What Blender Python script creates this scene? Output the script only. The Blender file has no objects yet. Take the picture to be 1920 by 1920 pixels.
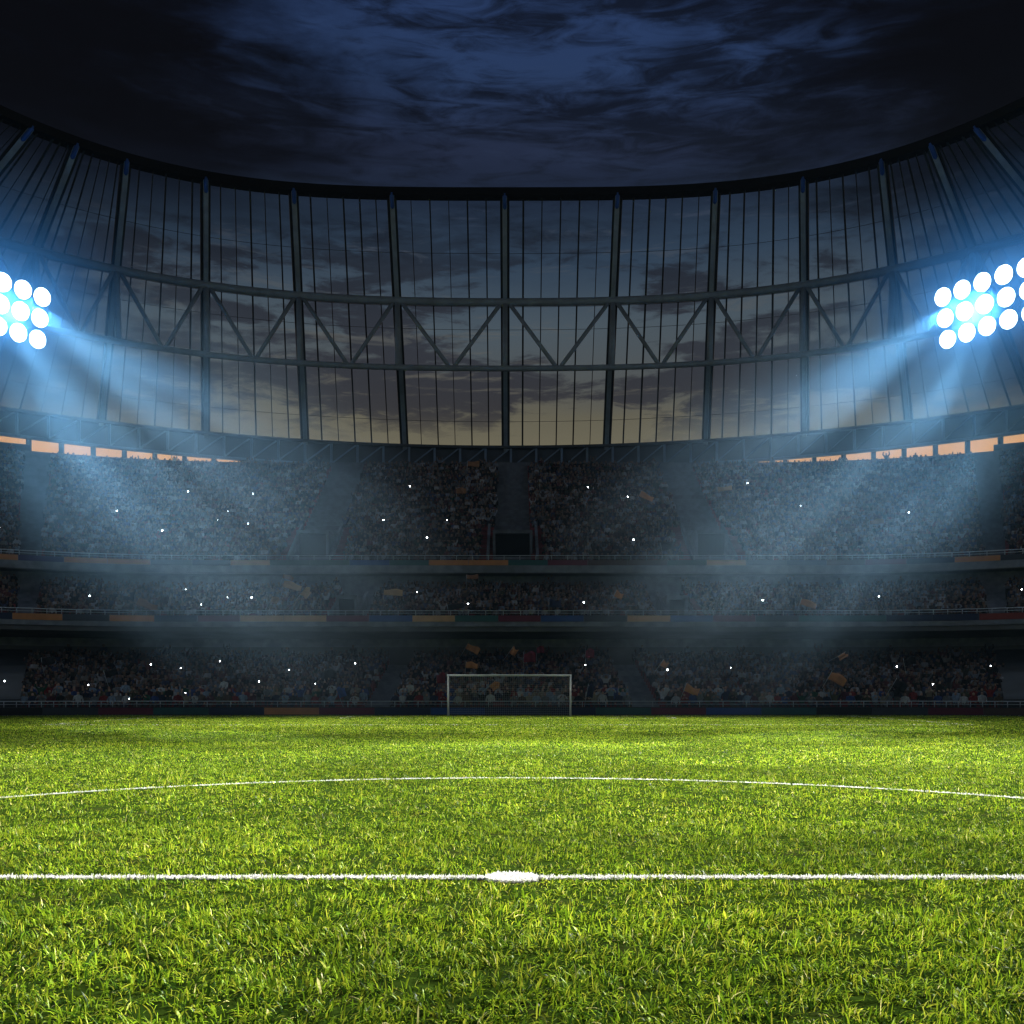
import bpy, bmesh, math, random
import numpy as np
from mathutils import Vector, Matrix

random.seed(7)
rng = np.random.default_rng(11)
R = math.radians
scene = bpy.context.scene
COL = scene.collection

# ------------------------------------------------------------------ camera
CAM_H = 1.42
F_PX = 1896.0                       # focal length in photo pixels (1920 wide)
cam_d = bpy.data.cameras.new('camera')
cam = bpy.data.objects.new('camera', cam_d)
COL.objects.link(cam)
cam.location = (0, 0, CAM_H)
cam.rotation_euler = (R(90), 0, 0)
cam_d.sensor_width = 36.0
cam_d.lens = 36.0 * F_PX / 1920.0
cam_d.shift_y = (1298 - 960) / 1920.0
cam_d.clip_start = 0.05
cam_d.clip_end = 2000
scene.camera = cam

# ------------------------------------------------------------------ render settings
scene.render.engine = 'CYCLES'
cy = scene.cycles
cy.use_denoising = True
try:
    cy.denoiser = 'OPENIMAGEDENOISE'
    cy.denoising_input_passes = 'RGB_ALBEDO_NORMAL'
except Exception:
    pass
cy.max_bounces = 6
cy.diffuse_bounces = 1
cy.glossy_bounces = 2
cy.transmission_bounces = 3
cy.transparent_max_bounces = 12
cy.volume_bounces = 0
cy.sample_clamp_indirect = 4
cy.use_light_tree = True
vs = scene.view_settings
vs.view_transform = 'Standard'
vs.look = 'None'
vs.exposure = 0.0
vs.gamma = 1.0
vs.use_curve_mapping = False

# ------------------------------------------------------------------ node helpers
def nd(nt, t, loc=(0, 0), **kw):
    n = nt.nodes.new(t)
    for k, v in kw.items():
        setattr(n, k, v)
    return n

def ramp(nt, stops, interp='LINEAR'):
    n = nt.nodes.new('ShaderNodeValToRGB')
    cr = n.color_ramp
    cr.interpolation = interp
    while len(cr.elements) < len(stops):
        cr.elements.new(0.5)
    for e, (p, c) in zip(cr.elements, stops):
        e.position = p
        e.color = (c[0], c[1], c[2], 1.0)
    return n

def math_n(nt, op, a, b=None, c=None, clamp=False):
    n = nt.nodes.new('ShaderNodeMath')
    n.operation = op
    n.use_clamp = clamp
    for i, v in enumerate((a, b, c)):
        if v is None:
            continue
        if isinstance(v, (int, float)):
            n.inputs[i].default_value = v
        else:
            nt.links.new(v, n.inputs[i])
    return n.outputs[0]

def maprange(nt, v, a, b, c, d, smooth=True):
    n = nt.nodes.new('ShaderNodeMapRange')
    n.interpolation_type = 'SMOOTHSTEP' if smooth else 'LINEAR'
    nt.links.new(v, n.inputs[0])
    for i, x in enumerate((a, b, c, d)):
        n.inputs[i + 1].default_value = x
    return n.outputs[0]

def mixc(nt, fac, a, b, blend='MIX'):
    n = nt.nodes.new('ShaderNodeMix')
    n.data_type = 'RGBA'
    n.blend_type = blend
    for sock, v in ((n.inputs[0], fac), (n.inputs[6], a), (n.inputs[7], b)):
        if isinstance(v, (int, float)):
            sock.default_value = v
        elif isinstance(v, tuple):
            sock.default_value = (v[0], v[1], v[2], 1.0)
        else:
            nt.links.new(v, sock)
    return n.outputs[2]

# ------------------------------------------------------------------ world: dusk sky with cloud streaks
w = bpy.data.worlds.new('World')
scene.world = w
w.use_nodes = True
nt = w.node_tree
nt.nodes.clear()
out = nd(nt, 'ShaderNodeOutputWorld')
bg = nd(nt, 'ShaderNodeBackground')
nt.links.new(bg.outputs[0], out.inputs[0])
tc = nd(nt, 'ShaderNodeTexCoord')
sep = nd(nt, 'ShaderNodeSeparateXYZ')
nt.links.new(tc.outputs['Generated'], sep.inputs[0])
X, Y, Z = sep.outputs
def vnoise(scale_xyz, scale, detail, rough, dist, off=(0, 0, 0)):
    m = nd(nt, 'ShaderNodeMapping')
    m.inputs['Scale'].default_value = scale_xyz
    m.inputs['Location'].default_value = off
    nt.links.new(tc.outputs['Generated'], m.inputs[0])
    n = nd(nt, 'ShaderNodeTexNoise')
    n.inputs['Scale'].default_value = scale
    n.inputs['Detail'].default_value = detail
    n.inputs['Roughness'].default_value = rough
    n.inputs['Distortion'].default_value = dist
    nt.links.new(m.outputs[0], n.inputs['Vector'])
    return n.outputs['Fac']
wob = vnoise((1, 1, 2.5), 5.0, 4, 0.55, 0.2)
zz = math_n(nt, 'ADD', Z, math_n(nt, 'MULTIPLY', math_n(nt, 'SUBTRACT', wob, 0.5), 0.035))
base = ramp(nt, [
    (0.00, (0.020, 0.022, 0.028)),
    (0.10, (0.10, 0.07, 0.045)),
    (0.185, (0.66, 0.30, 0.09)),
    (0.222, (0.72, 0.37, 0.14)),
    (0.232, (0.185, 0.160, 0.105)),
    (0.265, (0.150, 0.132, 0.092)),
    (0.290, (0.100, 0.102, 0.098)),
    (0.34, (0.082, 0.106, 0.128)),
    (0.395, (0.036, 0.060, 0.098)),
    (0.445, (0.013, 0.020, 0.042)),
    (0.475, (0.017, 0.025, 0.055)),
    (0.52, (0.021, 0.042, 0.108)),
    (0.62, (0.020, 0.042, 0.125)),
    (1.0, (0.010, 0.022, 0.07)),
])
nt.links.new(zz, base.inputs[0])
# the afterglow stands in the west (behind the stand); elsewhere the unseen low sky is raised as front fill light
west = maprange(nt, Y, 0.1, 0.75, 0.0, 1.0)
east = ramp(nt, [(0.0, (0.07, 0.075, 0.085)), (0.12, (0.10, 0.10, 0.115)), (0.40, (0.05, 0.055, 0.07)), (0.75, (0.010, 0.022, 0.07))])
nt.links.new(Z, east.inputs[0])
colr = mixc(nt, west, east.outputs[0], base.outputs[0])
# stretched clouds, big banks and fine streaks
c1 = vnoise((1.0, 1.0, 3.6), 4.6, 12, 0.60, 0.35, (3.1, 1.7, 0.4))
c2 = vnoise((1.0, 1.0, 4.5), 15.0, 10, 0.66, 0.5, (0.3, 5.2, 2.2))
ch = math_n(nt, 'ADD', math_n(nt, 'MULTIPLY', vnoise((1.0, 1.25, 5.0), 2.3, 12, 0.55, 0.3, (2.6, 4.4, 0.9)), 0.6), math_n(nt, 'MULTIPLY', vnoise((1.0, 1.3, 6.0), 14.0, 10, 0.62, 0.8, (5.5, 0.7, 1.3)), 0.4))
cl = math_n(nt, 'ADD', math_n(nt, 'MULTIPLY', c1, 0.62), math_n(nt, 'MULTIPLY', c2, 0.38))
cl = math_n(nt, 'ADD', cl, math_n(nt, 'MULTIPLY', maprange(nt, math_n(nt, 'ABSOLUTE', math_n(nt, 'SUBTRACT', Z, 0.285)), 0.0, 0.035, 1.0, 0.0), 0.045))
cmask = mixc(nt, maprange(nt, Z, 0.36, 0.45, 0.0, 1.0), maprange(nt, cl, 0.470, 0.54, 0.0, 1.0), maprange(nt, math_n(nt, 'ADD', ch, maprange(nt, math_n(nt, 'ABSOLUTE', math_n(nt, 'SUBTRACT', Z, 0.485)), 0.0, 0.06, 0.055, 0.0)), 0.44, 0.57, 0.0, 1.0))
lowcut = maprange(nt, Z, 0.225, 0.27, 0.0, 1.0)
cmask = math_n(nt, 'MULTIPLY', cmask, math_n(nt, 'MULTIPLY', lowcut, 0.90))
ccol = ramp(nt, [(0.2, (0.040, 0.034, 0.036)), (0.32, (0.034, 0.035, 0.046)), (0.42, (0.010, 0.014, 0.024)), (0.5, (0.0048, 0.0065, 0.013)), (1.0, (0.004, 0.006, 0.012))])
nt.links.new(Z, ccol.inputs[0])
colr = mixc(nt, cmask, colr, ccol.outputs[0])
# pale wisps
wis = vnoise((1.0, 1.0, 7.5), 9.0, 10, 0.68, 0.9, (7.3, 0.2, 4.1))
wmask = math_n(nt, 'MULTIPLY', maprange(nt, Z, 0.40, 0.47, 1.0, 0.25), math_n(nt, 'MULTIPLY', maprange(nt, wis, 0.54, 0.68, 0.0, 0.6), lowcut))
wcol = ramp(nt, [(0.25, (0.19, 0.16, 0.11)), (0.36, (0.10, 0.11, 0.12)), (0.45, (0.028, 0.045, 0.095)), (0.6, (0.03, 0.055, 0.13))])
nt.links.new(Z, wcol.inputs[0])
colr = mixc(nt, wmask, colr, wcol.outputs[0])
# dark cloud plus vignette darkening painted into the high sky beside the blue gap
azr = math_n(nt, 'DIVIDE', X, math_n(nt, 'MAXIMUM', Y, 0.05))
azr = math_n(nt, 'ADD', azr, math_n(nt, 'MULTIPLY', math_n(nt, 'SUBTRACT', c1, 0.5), 0.55))
aza = math_n(nt, 'ABSOLUTE', math_n(nt, 'SUBTRACT', azr, 0.05))
side = maprange(nt, aza, 0.12, 0.40, 0.0, 0.97)
side = math_n(nt, 'MULTIPLY', side, maprange(nt, Z, 0.36, 0.47, 0.0, 1.0))
colr = mixc(nt, side, colr, (0.0026, 0.0027, 0.0040))
nt.links.new(colr, bg.inputs[0])
bg.inputs[1].default_value = 1.0

# ------------------------------------------------------------------ floodlight beams (aimed from the two lamp banks and two added ones)
BANK_N = {1: Vector((-0.80, -0.56, -0.21)).normalized(), -1: Vector((0.80, -0.56, -0.21)).normalized()}
BANK_C = {1: Vector((39.2, 83.8, 33.7)), -1: Vector((-42.6, 83.8, 33.7))}
LAMP_COL = (0.80, 0.93, 1.0)
def spot(src, target, watt, angle, blend, rad=0.7, color=LAMP_COL):
    l = bpy.data.lights.new('floodlight_beam', 'SPOT')
    l.energy = watt
    l.color = color
    l.spot_size = R(angle)
    l.spot_blend = blend
    l.shadow_soft_size = rad
    o = bpy.data.objects.new('floodlight_beam', l)
    COL.objects.link(o)
    o.location = src
    d = (Vector(target) - Vector(src)).normalized()
    o.rotation_euler = d.to_track_quat('-Z', 'Y').to_euler()
    return o
KW = 1000.0
ADDED_N = {1: Vector((-0.80, -0.55, -0.24)).normalized(), -1: Vector((0.80, -0.55, -0.24)).normalized()}
ADDED_C = {1: Vector((57.6, 54.6, 33.0)), -1: Vector((-59.0, 54.6, 33.0))}
WARM = (1.0, 0.97, 0.88)
for s in (1, -1):
    # unseen banks, added further round the roof, carry the broad pitch light
    c = ADDED_C[s] + ADDED_N[s]*1.4
    spot(c, (s * -0.5, 17.0, 0), (2100 if s > 0 else 600) * KW, 24, 1.0, 0.9, WARM)
    spot(c, (s * -1.0, 44.5, 0), 640 * KW, 30, 1.0, 0.9, WARM)
    # the banks in the picture throw narrow shafts through the smoke
    c = BANK_C[s]; n = BANK_N[s]
    side_v = Vector((s * 0.57, -0.82, 0))
    p = lambda a, b=0.0: c + n * 1.3 + side_v * a + Vector((0, 0, b))
    spot(p(0.3), (s * 5.0, 29, 0), 170 * KW, 26, 1.0, 1.5)
    for k, (off, tx, ty, kw, ang) in enumerate(((-2.0, -10, 22, 520, 4.6), (-1.2, -2.5, 24.5, 720, 5.2), (-0.4, 4.0, 28.5, 330, 4.2), (0.6, 9.5, 33, 820, 5.6), (1.6, 15.0, 38, 380, 4.6))):
        spot(p(off, 0.9*math.sin(k*2.3)), (s * tx, ty, 0), kw * 2.6 * KW, ang*0.92, 0.85, 0.5)

# ------------------------------------------------------------------ mesh helpers
class MB:
    """collects geometry for one mesh"""
    def __init__(self):
        self.v = []; self.f = []
    def box(self, c, size, rot=None):
        sx, sy, sz = [q / 2 for q in size]
        M = rot or Matrix.Identity(3)
        b = len(self.v)
        for dx, dy, dz in ((-1,-1,-1),(1,-1,-1),(1,1,-1),(-1,1,-1),(-1,-1,1),(1,-1,1),(1,1,1),(-1,1,1)):
            p = M @ Vector((dx*sx, dy*sy, dz*sz)) + Vector(c)
            self.v.append(tuple(p))
        for q in ((0,3,2,1),(4,5,6,7),(0,1,5,4),(1,2,6,5),(2,3,7,6),(3,0,4,7)):
            self.f.append(tuple(b+i for i in q))
        return self
    def beam(self, a, b_, wid, dep, up=Vector((0, 0, 1))):
        """rectangular bar from a to b_; wid across, dep along the 'up'-ish direction"""
        a = Vector(a); b_ = Vector(b_)
        t = (b_ - a).normalized()
        s = t.cross(up)
        if s.length < 1e-4:
            s = t.cross(Vector((0, 1, 0)))
        s.normalize(); u = s.cross(t).normalized()
        i = len(self.v)
        for p in (a, b_):
            for ks, ku in ((-1,-1),(1,-1),(1,1),(-1,1)):
                self.v.append(tuple(p + s*ks*wid/2 + u*ku*dep/2))
        for q in ((0,1,2,3),(7,6,5,4),(0,4,5,1),(1,5,6,2),(2,6,7,3),(3,7,4,0)):
            self.f.append(tuple(i+k for k in q))
        return self
    def tube(self, pts, r, n=10, closed_ends=True):
        pts = [Vector(p) for p in pts]
        i0 = len(self.v)
        for k, p in enumerate(pts):
            t = (pts[min(k+1, len(pts)-1)] - pts[max(k-1, 0)]).normalized()
            ref = Vector((0, 0, 1)) if abs(t.z) < 0.9 else Vector((1, 0, 0))
            s = t.cross(ref).normalized(); u = s.cross(t).normalized()
            rr = r[k] if isinstance(r, (list, tuple)) else r
            for j in range(n):
                a = 2*math.pi*j/n
                self.v.append(tuple(p + (s*math.cos(a) + u*math.sin(a))*rr))
        for k in range(len(pts)-1):
            for j in range(n):
                a = i0+k*n+j; b = i0+k*n+(j+1) % n
                self.f.append((a, b, b+n, a+n))
        if closed_ends:
            self.f.append(tuple(i0+j for j in reversed(range(n))))
            self.f.append(tuple(i0+(len(pts)-1)*n+j for j in range(n)))
        return self
    def grid(self, rows, close=False):
        """rows: list of lists of points, joined as quads"""
        i0 = len(self.v); m = len(rows[0])
        for r_ in rows:
            for p in r_:
                self.v.append(tuple(p))
        for a in range(len(rows)-1):
            for b in range(m-1):
                self.f.append((i0+a*m+b, i0+a*m+b+1, i0+(a+1)*m+b+1, i0+(a+1)*m+b))
            if close:
                self.f.append((i0+a*m+m-1, i0+a*m, i0+(a+1)*m, i0+(a+1)*m+m-1))
        return self
    def sweep(self, prof, us, fn, closed=True, caps=True):
        """closed profile [(d,z)] carried along plan stations us by fn(u,d)->(x,y)"""
        rows = []
        for u in us:
            rows.append([(*fn(u, d), z) for d, z in prof])
        i0 = len(self.v)
        self.grid(rows, close=closed)
        m = len(prof)
        if caps and closed:
            self.f.append(tuple(i0+k for k in range(m)))
            e = i0+(len(us)-1)*m
            self.f.append(tuple(e+k for k in reversed(range(m))))
        return self
    def build(self, name, mat, parent=None, smooth=False, bevel=0.0):
        me = bpy.data.meshes.new(name)
        me.from_pydata(self.v, [], self.f)
        bm = bmesh.new(); bm.from_mesh(me)
        bmesh.ops.recalc_face_normals(bm, faces=bm.faces)
        bm.to_mesh(me); bm.free()
        me.materials.append(mat)
        if smooth:
            me.shade_smooth()
        o = bpy.data.objects.new(name, me)
        COL.objects.link(o)
        if parent is not None:
            o.parent = parent
        if bevel:
            b = o.modifiers.new('bevel', 'BEVEL'); b.width = bevel; b.segments = 2
        return o

def empty(name, loc=(0, 0, 0)):
    o = bpy.data.objects.new(name, None)
    o.location = loc
    o.empty_display_size = 0.2
    COL.objects.link(o)
    return o

def tag(o, label=None, cat=None, group=None, kind=None):
    if label: o['label'] = label
    if cat: o['category'] = cat
    if group: o['group'] = group
    if kind: o['kind'] = kind
    return o

# ------------------------------------------------------------------ materials
def mat(name, color, rough=0.7, var=0.25, scale=3.0, metal=0.0, bump=0.0, stain=None, spec=0.4):
    m = bpy.data.materials.new(name); m.use_nodes = True
    t = m.node_tree; b = t.nodes['Principled BSDF']
    co = nd(t, 'ShaderNodeTexCoord')
    n = nd(t, 'ShaderNodeTexNoise'); n.inputs['Scale'].default_value = scale; n.inputs['Detail'].default_value = 6
    t.links.new(co.outputs['Object'], n.inputs['Vector'])
    lo = tuple(c*(1-var) for c in color); hi = tuple(min(1, c*(1+var)) for c in color)
    r = ramp(t, [(0.3, lo), (0.7, hi)])
    t.links.new(n.outputs['Fac'], r.inputs[0])
    cc = r.outputs[0]
    if stain:
        n2 = nd(t, 'ShaderNodeTexNoise'); n2.inputs['Scale'].default_value = scale*0.23; n2.inputs['Detail'].default_value = 8
        t.links.new(co.outputs['Object'], n2.inputs['Vector'])
        f = maprange(t, n2.outputs['Fac'], 0.5, 0.7, 0, 0.6)
        cc = mixc(t, f, cc, stain)
    t.links.new(cc, b.inputs['Base Color'])
    rr = maprange(t, n.outputs['Fac'], 0.2, 0.8, max(0.05, rough-0.12), min(1, rough+0.12), False)
    t.links.new(rr, b.inputs['Roughness'])
    b.inputs['Metallic'].default_value = metal
    b.inputs['Specular IOR Level'].default_value = spec
    if bump:
        bp = nd(t, 'ShaderNodeBump'); bp.inputs['Strength'].default_value = bump; bp.inputs['Distance'].default_value = 0.02
        t.links.new(n.outputs['Fac'], bp.inputs['Height']); t.links.new(bp.outputs[0], b.inputs['Normal'])
    return m

def emit(name, color, strength, sample=True):
    m = bpy.data.materials.new(name); m.use_nodes = True
    t = m.node_tree; t.nodes.clear()
    o = nd(t, 'ShaderNodeOutputMaterial'); e = nd(t, 'ShaderNodeEmission')
    e.inputs[0].default_value = (*color, 1); e.inputs[1].default_value = strength
    t.links.new(e.outputs[0], o.inputs[0])
    if not sample:
        m.cycles.emission_sampling = 'NONE'
    return m

M_conc = mat('concrete', (0.24, 0.255, 0.28), 0.85, 0.25, 1.5, bump=0.3, stain=(0.12, 0.125, 0.135))
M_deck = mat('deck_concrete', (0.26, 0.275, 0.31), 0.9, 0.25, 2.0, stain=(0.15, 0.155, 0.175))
M_deck_up = mat('darker_deck_concrete', (0.12, 0.125, 0.145), 0.9, 0.3, 2.0, stain=(0.07, 0.072, 0.085))  # darker tone of the deck concrete
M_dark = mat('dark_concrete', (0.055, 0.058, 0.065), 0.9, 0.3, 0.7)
M_soffit = mat('soffit_paint', (0.16, 0.16, 0.165), 0.9, 0.25, 0.5, stain=(0.06, 0.06, 0.07))
M_steel = mat('painted_steel', (0.26, 0.30, 0.32), 0.5, 0.15, 1.2, stain=(0.17, 0.175, 0.16))
M_steel_dark = mat('dark_steel', (0.012, 0.012, 0.013), 0.6, 0.3, 2.0)
M_ring = mat('ring_steel', (0.006, 0.006, 0.007), 0.6, 0.3, 2.0, spec=0.2)
M_cap = mat('blue_lit_cap', (0.025, 0.09, 0.30), 0.5, 0.1, 2.0)  # blue light on the column tips, put into the cap colour
M_fascia = mat('fascia_sheet', (0.075, 0.085, 0.095), 0.7, 0.2, 0.8)
M_truss = mat('pale_blue_steel', (0.20, 0.27, 0.35), 0.55, 0.12, 1.0)
M_rail = mat('rail_steel', (0.55, 0.58, 0.60), 0.4, 0.1, 3.0, metal=0.3)
M_bench = mat('seat_plastic', (0.20, 0.025, 0.03), 0.5, 0.3, 2.0)
M_goal = mat('white_enamel', (0.62, 0.66, 0.66), 0.35, 0.04, 3.0)
M_net = mat('net_cord', (0.72, 0.76, 0.8), 0.9, 0.1, 5.0)
M_housing = mat('lamp_housing', (0.10, 0.13, 0.17), 0.45, 0.2, 2.0, metal=0.4)
M_lens = emit('lamp_lens', (0.82, 0.93, 1.0), 22.0)
M_flash = emit('flash_tube', (0.9, 0.95, 1.0), 45.0, sample=False)
M_body = mat('camera_plastic', (0.02, 0.02, 0.022), 0.5, 0.2, 8.0)

# glass of the roof: thin tinted sheet
M_tunnel_shade = mat('tunnel_shade_black', (0.010, 0.010, 0.011), 0.9, 0.2, 1.0, spec=0.1)  # flat black that stands in for the shade inside the tunnels
M_glass = bpy.data.materials.new('tinted_glass'); M_glass.use_nodes = True
t = M_glass.node_tree; t.nodes.clear()
o_ = nd(t, 'ShaderNodeOutputMaterial'); tr = nd(t, 'ShaderNodeBsdfTransparent'); gl = nd(t, 'ShaderNodeBsdfGlossy')
mx = nd(t, 'ShaderNodeMixShader'); lw = nd(t, 'ShaderNodeLayerWeight')
tr.inputs[0].default_value = (0.80, 0.84, 0.86, 1); gl.inputs[0].default_value = (0.7, 0.8, 0.9, 1); gl.inputs['Roughness'].default_value = 0.12
lw.inputs[0].default_value = 0.12
fr = math_n(t, 'MULTIPLY', lw.outputs['Fresnel'], 0.25)
t.links.new(fr, mx.inputs[0]); t.links.new(tr.outputs[0], mx.inputs[1]); t.links.new(gl.outputs[0], mx.inputs[2]); t.links.new(mx.outputs[0], o_.inputs[0])

# turf: colour attribute per blade, half of the light passes through
def turf_mat(name, attr=None, color=(0.7, 0.7, 0.68)):
    m = bpy.data.materials.new(name); m.use_nodes = True
    t = m.node_tree; t.nodes.clear()
    o = nd(t, 'ShaderNodeOutputMaterial')
    d = nd(t, 'ShaderNodeBsdfDiffuse'); tl = nd(t, 'ShaderNodeBsdfTranslucent'); g = nd(t, 'ShaderNodeBsdfGlossy')
    g.inputs['Roughness'].default_value = 0.38
    m1 = nd(t, 'ShaderNodeMixShader'); m2 = nd(t, 'ShaderNodeMixShader')
    m1.inputs[0].default_value = 0.27 if attr else 0.4; m2.inputs[0].default_value = 0.008 if attr else 0.0
    if attr:
        a = nd(t, 'ShaderNodeAttribute'); a.attribute_name = attr
        t.links.new(a.outputs['Color'], d.inputs[0])
        hs = nd(t, 'ShaderNodeHueSaturation'); hs.inputs['Value'].default_value = 1.25; hs.inputs['Hue'].default_value = 0.49
        t.links.new(a.outputs['Color'], hs.inputs['Color']); t.links.new(hs.outputs[0], tl.inputs[0])
    else:
        co = nd(t, 'ShaderNodeTexCoord'); n = nd(t, 'ShaderNodeTexNoise'); n.inputs['Scale'].default_value = 14
        t.links.new(co.outputs['Object'], n.inputs['Vector'])
        r_ = ramp(t, [(0.3, tuple(c*0.85 for c in color)), (0.7, color)])
        t.links.new(n.outputs['Fac'], r_.inputs[0])
        t.links.new(r_.outputs[0], d.inputs[0]); t.links.new(r_.outputs[0], tl.inputs[0])
    t.links.new(d.outputs[0], m1.inputs[1]); t.links.new(tl.outputs[0], m1.inputs[2])
    t.links.new(m1.outputs[0], m2.inputs[1]); t.links.new(g.outputs[0], m2.inputs[2]); t.links.new(m2.outputs[0], o.inputs[0])
    return m
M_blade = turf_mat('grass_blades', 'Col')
M_paint = turf_mat('line_paint', None, (0.86, 0.86, 0.84))
M_soil = mat('turf_soil', (0.016, 0.030, 0.004), 1.0, 0.5, 9.0, bump=0.5, stain=(0.022, 0.022, 0.008), spec=0.0)

# ------------------------------------------------------------------ plan curves
SX, AC = 23.6, 47.0                 # straight half length, centre depth of the corner arcs
def stand_xy(u, d):
    if abs(u) <= SX:
        return (u, d)
    s = 1 if u > 0 else -1
    th = (abs(u) - SX) / 34.0
    return (s*(SX + (d-AC)*math.sin(th)), AC + (d-AC)*math.cos(th))
def u_of(theta_deg, s=1):
    return s*(SX + R(theta_deg)*34.0)
def stand_inv(x, y):
    """-> (offset d, u) for a plan point"""
    if abs(x) <= SX or y <= AC:
        return y, x
    s = 1 if x > 0 else -1
    a, b = abs(x)-SX, y-AC
    return AC + math.hypot(a, b), s*(SX + math.atan2(a, b)*34.0)
UMAX = u_of(68)
US = [-UMAX + (UMAX-SX)*i/26 for i in range(26)] + [-SX + 2*SX*i/12 for i in range(13)] + [SX + (UMAX-SX)*(i+1)/26 for i in range(26)]

RX, RY = -0.7, 29.0                 # centre of the round roof
_ta = [0, 4.5, 9.1, 13, 16.7, 20, 23.2, 26, 28.8, 32.0, 34.6, 37.7, 45, 55, 70, 85]
_tr = [67.5, 67.9, 68.4, 68.9, 69.3, 69.7, 70.0, 70.1, 70.2, 69.9, 69.0, 67.7, 65.0, 62.0, 60.0, 60.0]
_pt = np.polyfit(np.array(_ta + [-a for a in _ta]), np.array(_tr*2), 10)
def roof_bottom(ang, dr=0.0):
    r = 83.0 + dr
    return RX + r*math.sin(R(ang)), RY + r*math.cos(R(ang))
def roof_top(ang, dr=0.0):
    r = float(np.polyval(_pt, ang)) + dr
    return RX + r*math.sin(R(ang)), RY + r*math.cos(R(ang))
ZB0, ZB1, ZT = 26.0, 28.6, 49.1

# ------------------------------------------------------------------ ground
g = MB()
N = 24
g.grid([[(-122 + 244*i/N, -60 + 184*j/N, 0.0) for i in range(N+1)] for j in range(N+1)])
ground = g.build('ground', M_soil); tag(ground, kind='structure')

# pitch lines (each painted on the turf): test functions for where the paint lies
GY, HY = 60.35, 7.70                # goal line, halfway line
PXC = -0.05
def line_dist(x, y):
    """signed: >0 inside any painted marking"""
    ins = np.zeros_like(x, bool)
    ins |= np.abs(y-HY) < 0.038
    rr = np.hypot(x-PXC, y-HY)
    ins |= np.abs(rr-9.0) < 0.026
    ins |= np.hypot(x-PXC-0.05, (y-HY)/0.9) < 0.2
    return ins

# ------------------------------------------------------------------ turf blades
def vnoise2(x, y, s, seed):
    """cheap smooth value noise"""
    xi = x/s; yi = y/s
    x0 = np.floor(xi).astype(np.int64); y0 = np.floor(yi).astype(np.int64)
    fx = xi-x0; fy = yi-y0
    fx = fx*fx*(3-2*fx); fy = fy*fy*(3-2*fy)
    def h(a, b):
        n = (a*374761393 + b*668265263 + seed*69069) & 0x7fffffff
        n = ((n ^ (n >> 13))*1274126177) & 0x7fffffff
        return ((n ^ (n >> 16)) & 0xffff)/65535.0
    return (h(x0, y0)*(1-fx)+h(x0+1, y0)*fx)*(1-fy) + (h(x0, y0+1)*(1-fx)+h(x0+1, y0+1)*fx)*fy

def scatter(y0, y1, dens, margin=2.5):
    ymid = np.linspace(y0, y1, 60)
    dy = (y1-y0)/59
    xs, ys = [], []
    for a in ymid[:-1]:
        half = 0.507*(a+dy) + margin
        n = int(dens*dy*2*half)
        xs.append(rng.uniform(-half, half, n)); ys.append(rng.uniform(a, a+dy, n))
    return np.concatenate(xs), np.concatenate(ys)

def blades(x, y, L, W, lean, ss, az=None):
    """returns verts (n,k,3) and face index pattern for blades with stations ss"""
    n = len(x)
    if az is None:
        az = rng.uniform(0, 2*np.pi, n)
    fa = az + np.pi/2 + rng.normal(0, 0.7, n)
    hx, hy = np.cos(az), np.sin(az)
    wx, wy = np.cos(fa), np.sin(fa)
    tw = rng.normal(0, 0.25, n)
    V = []
    for i, s in enumerate(ss):
        cz = L*(s*np.cos(lean) - 0.35*np.sin(lean)*s**3)
        ch = L*np.sin(lean)*s**1.5
        cx = x + hx*ch; cyy = y + hy*ch
        if i == len(ss)-1:
            V.append(np.stack([cx, cyy, cz], 1))
        else:
            hw = W*0.5*(1.0 if s < 0.5 else 0.8)
            V.append(np.stack([cx-wx*hw, cyy-wy*hw, cz-hw*tw], 1))
            V.append(np.stack([cx+wx*hw, cyy+wy*hw, cz+hw*tw], 1))
    return np.stack(V, 1)

def blade_mesh(name, parts, material):
    """parts: list of (V(n,k,3), color(n,3) or None)"""
    vs_, li, ls, lt, cs = [], [], [], [], []
    voff = 0; loff = 0
    for V, C in parts:
        n, k, _ = V.shape
        q = (k-1)//2 - 1
        pat = []; cnt = []
        for i in range(q):
            pat += [2*i, 2*i+1, 2*i+3, 2*i+2]; cnt.append(4)
        pat += [2*q, 2*q+1, 2*q+2]; cnt.append(3)
        pat = np.array(pat); cnt = np.array(cnt)
        base = voff + np.arange(n)[:, None]*k
        li.append((base + pat[None, :]).ravel())
        tot = np.tile(cnt, n)
        st = loff + np.concatenate([[0], np.cumsum(tot)[:-1]])
        ls.append(st); lt.append(tot)
        vs_.append(V.reshape(-1, 3))
        if C is not None:
            cs.append(np.repeat(np.concatenate([C, np.ones((n, 1))], 1), k, 0))
        voff += n*k; loff += n*len(pat)
    vs_ = np.concatenate(vs_).astype(np.float32); li = np.concatenate(li).astype(np.int32)
    ls = np.concatenate(ls).astype(np.int32); lt = np.concatenate(lt).astype(np.int32)
    me = bpy.data.meshes.new(name)
    me.vertices.add(len(vs_)); me.vertices.foreach_set('co', vs_.ravel())
    me.loops.add(len(li)); me.loops.foreach_set('vertex_index', li)
    me.polygons.add(len(ls)); me.polygons.foreach_set('loop_start', ls); me.polygons.foreach_set('loop_total', lt)
    me.update(calc_edges=True)
    if cs:
        a = me.color_attributes.new('Col', 'FLOAT_COLOR', 'POINT')
        a.data.foreach_set('color', np.concatenate(cs).astype(np.float32).ravel())
    me.materials.append(material)
    o = bpy.data.objects.new(name, me)
    COL.objects.link(o)
    return o

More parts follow.
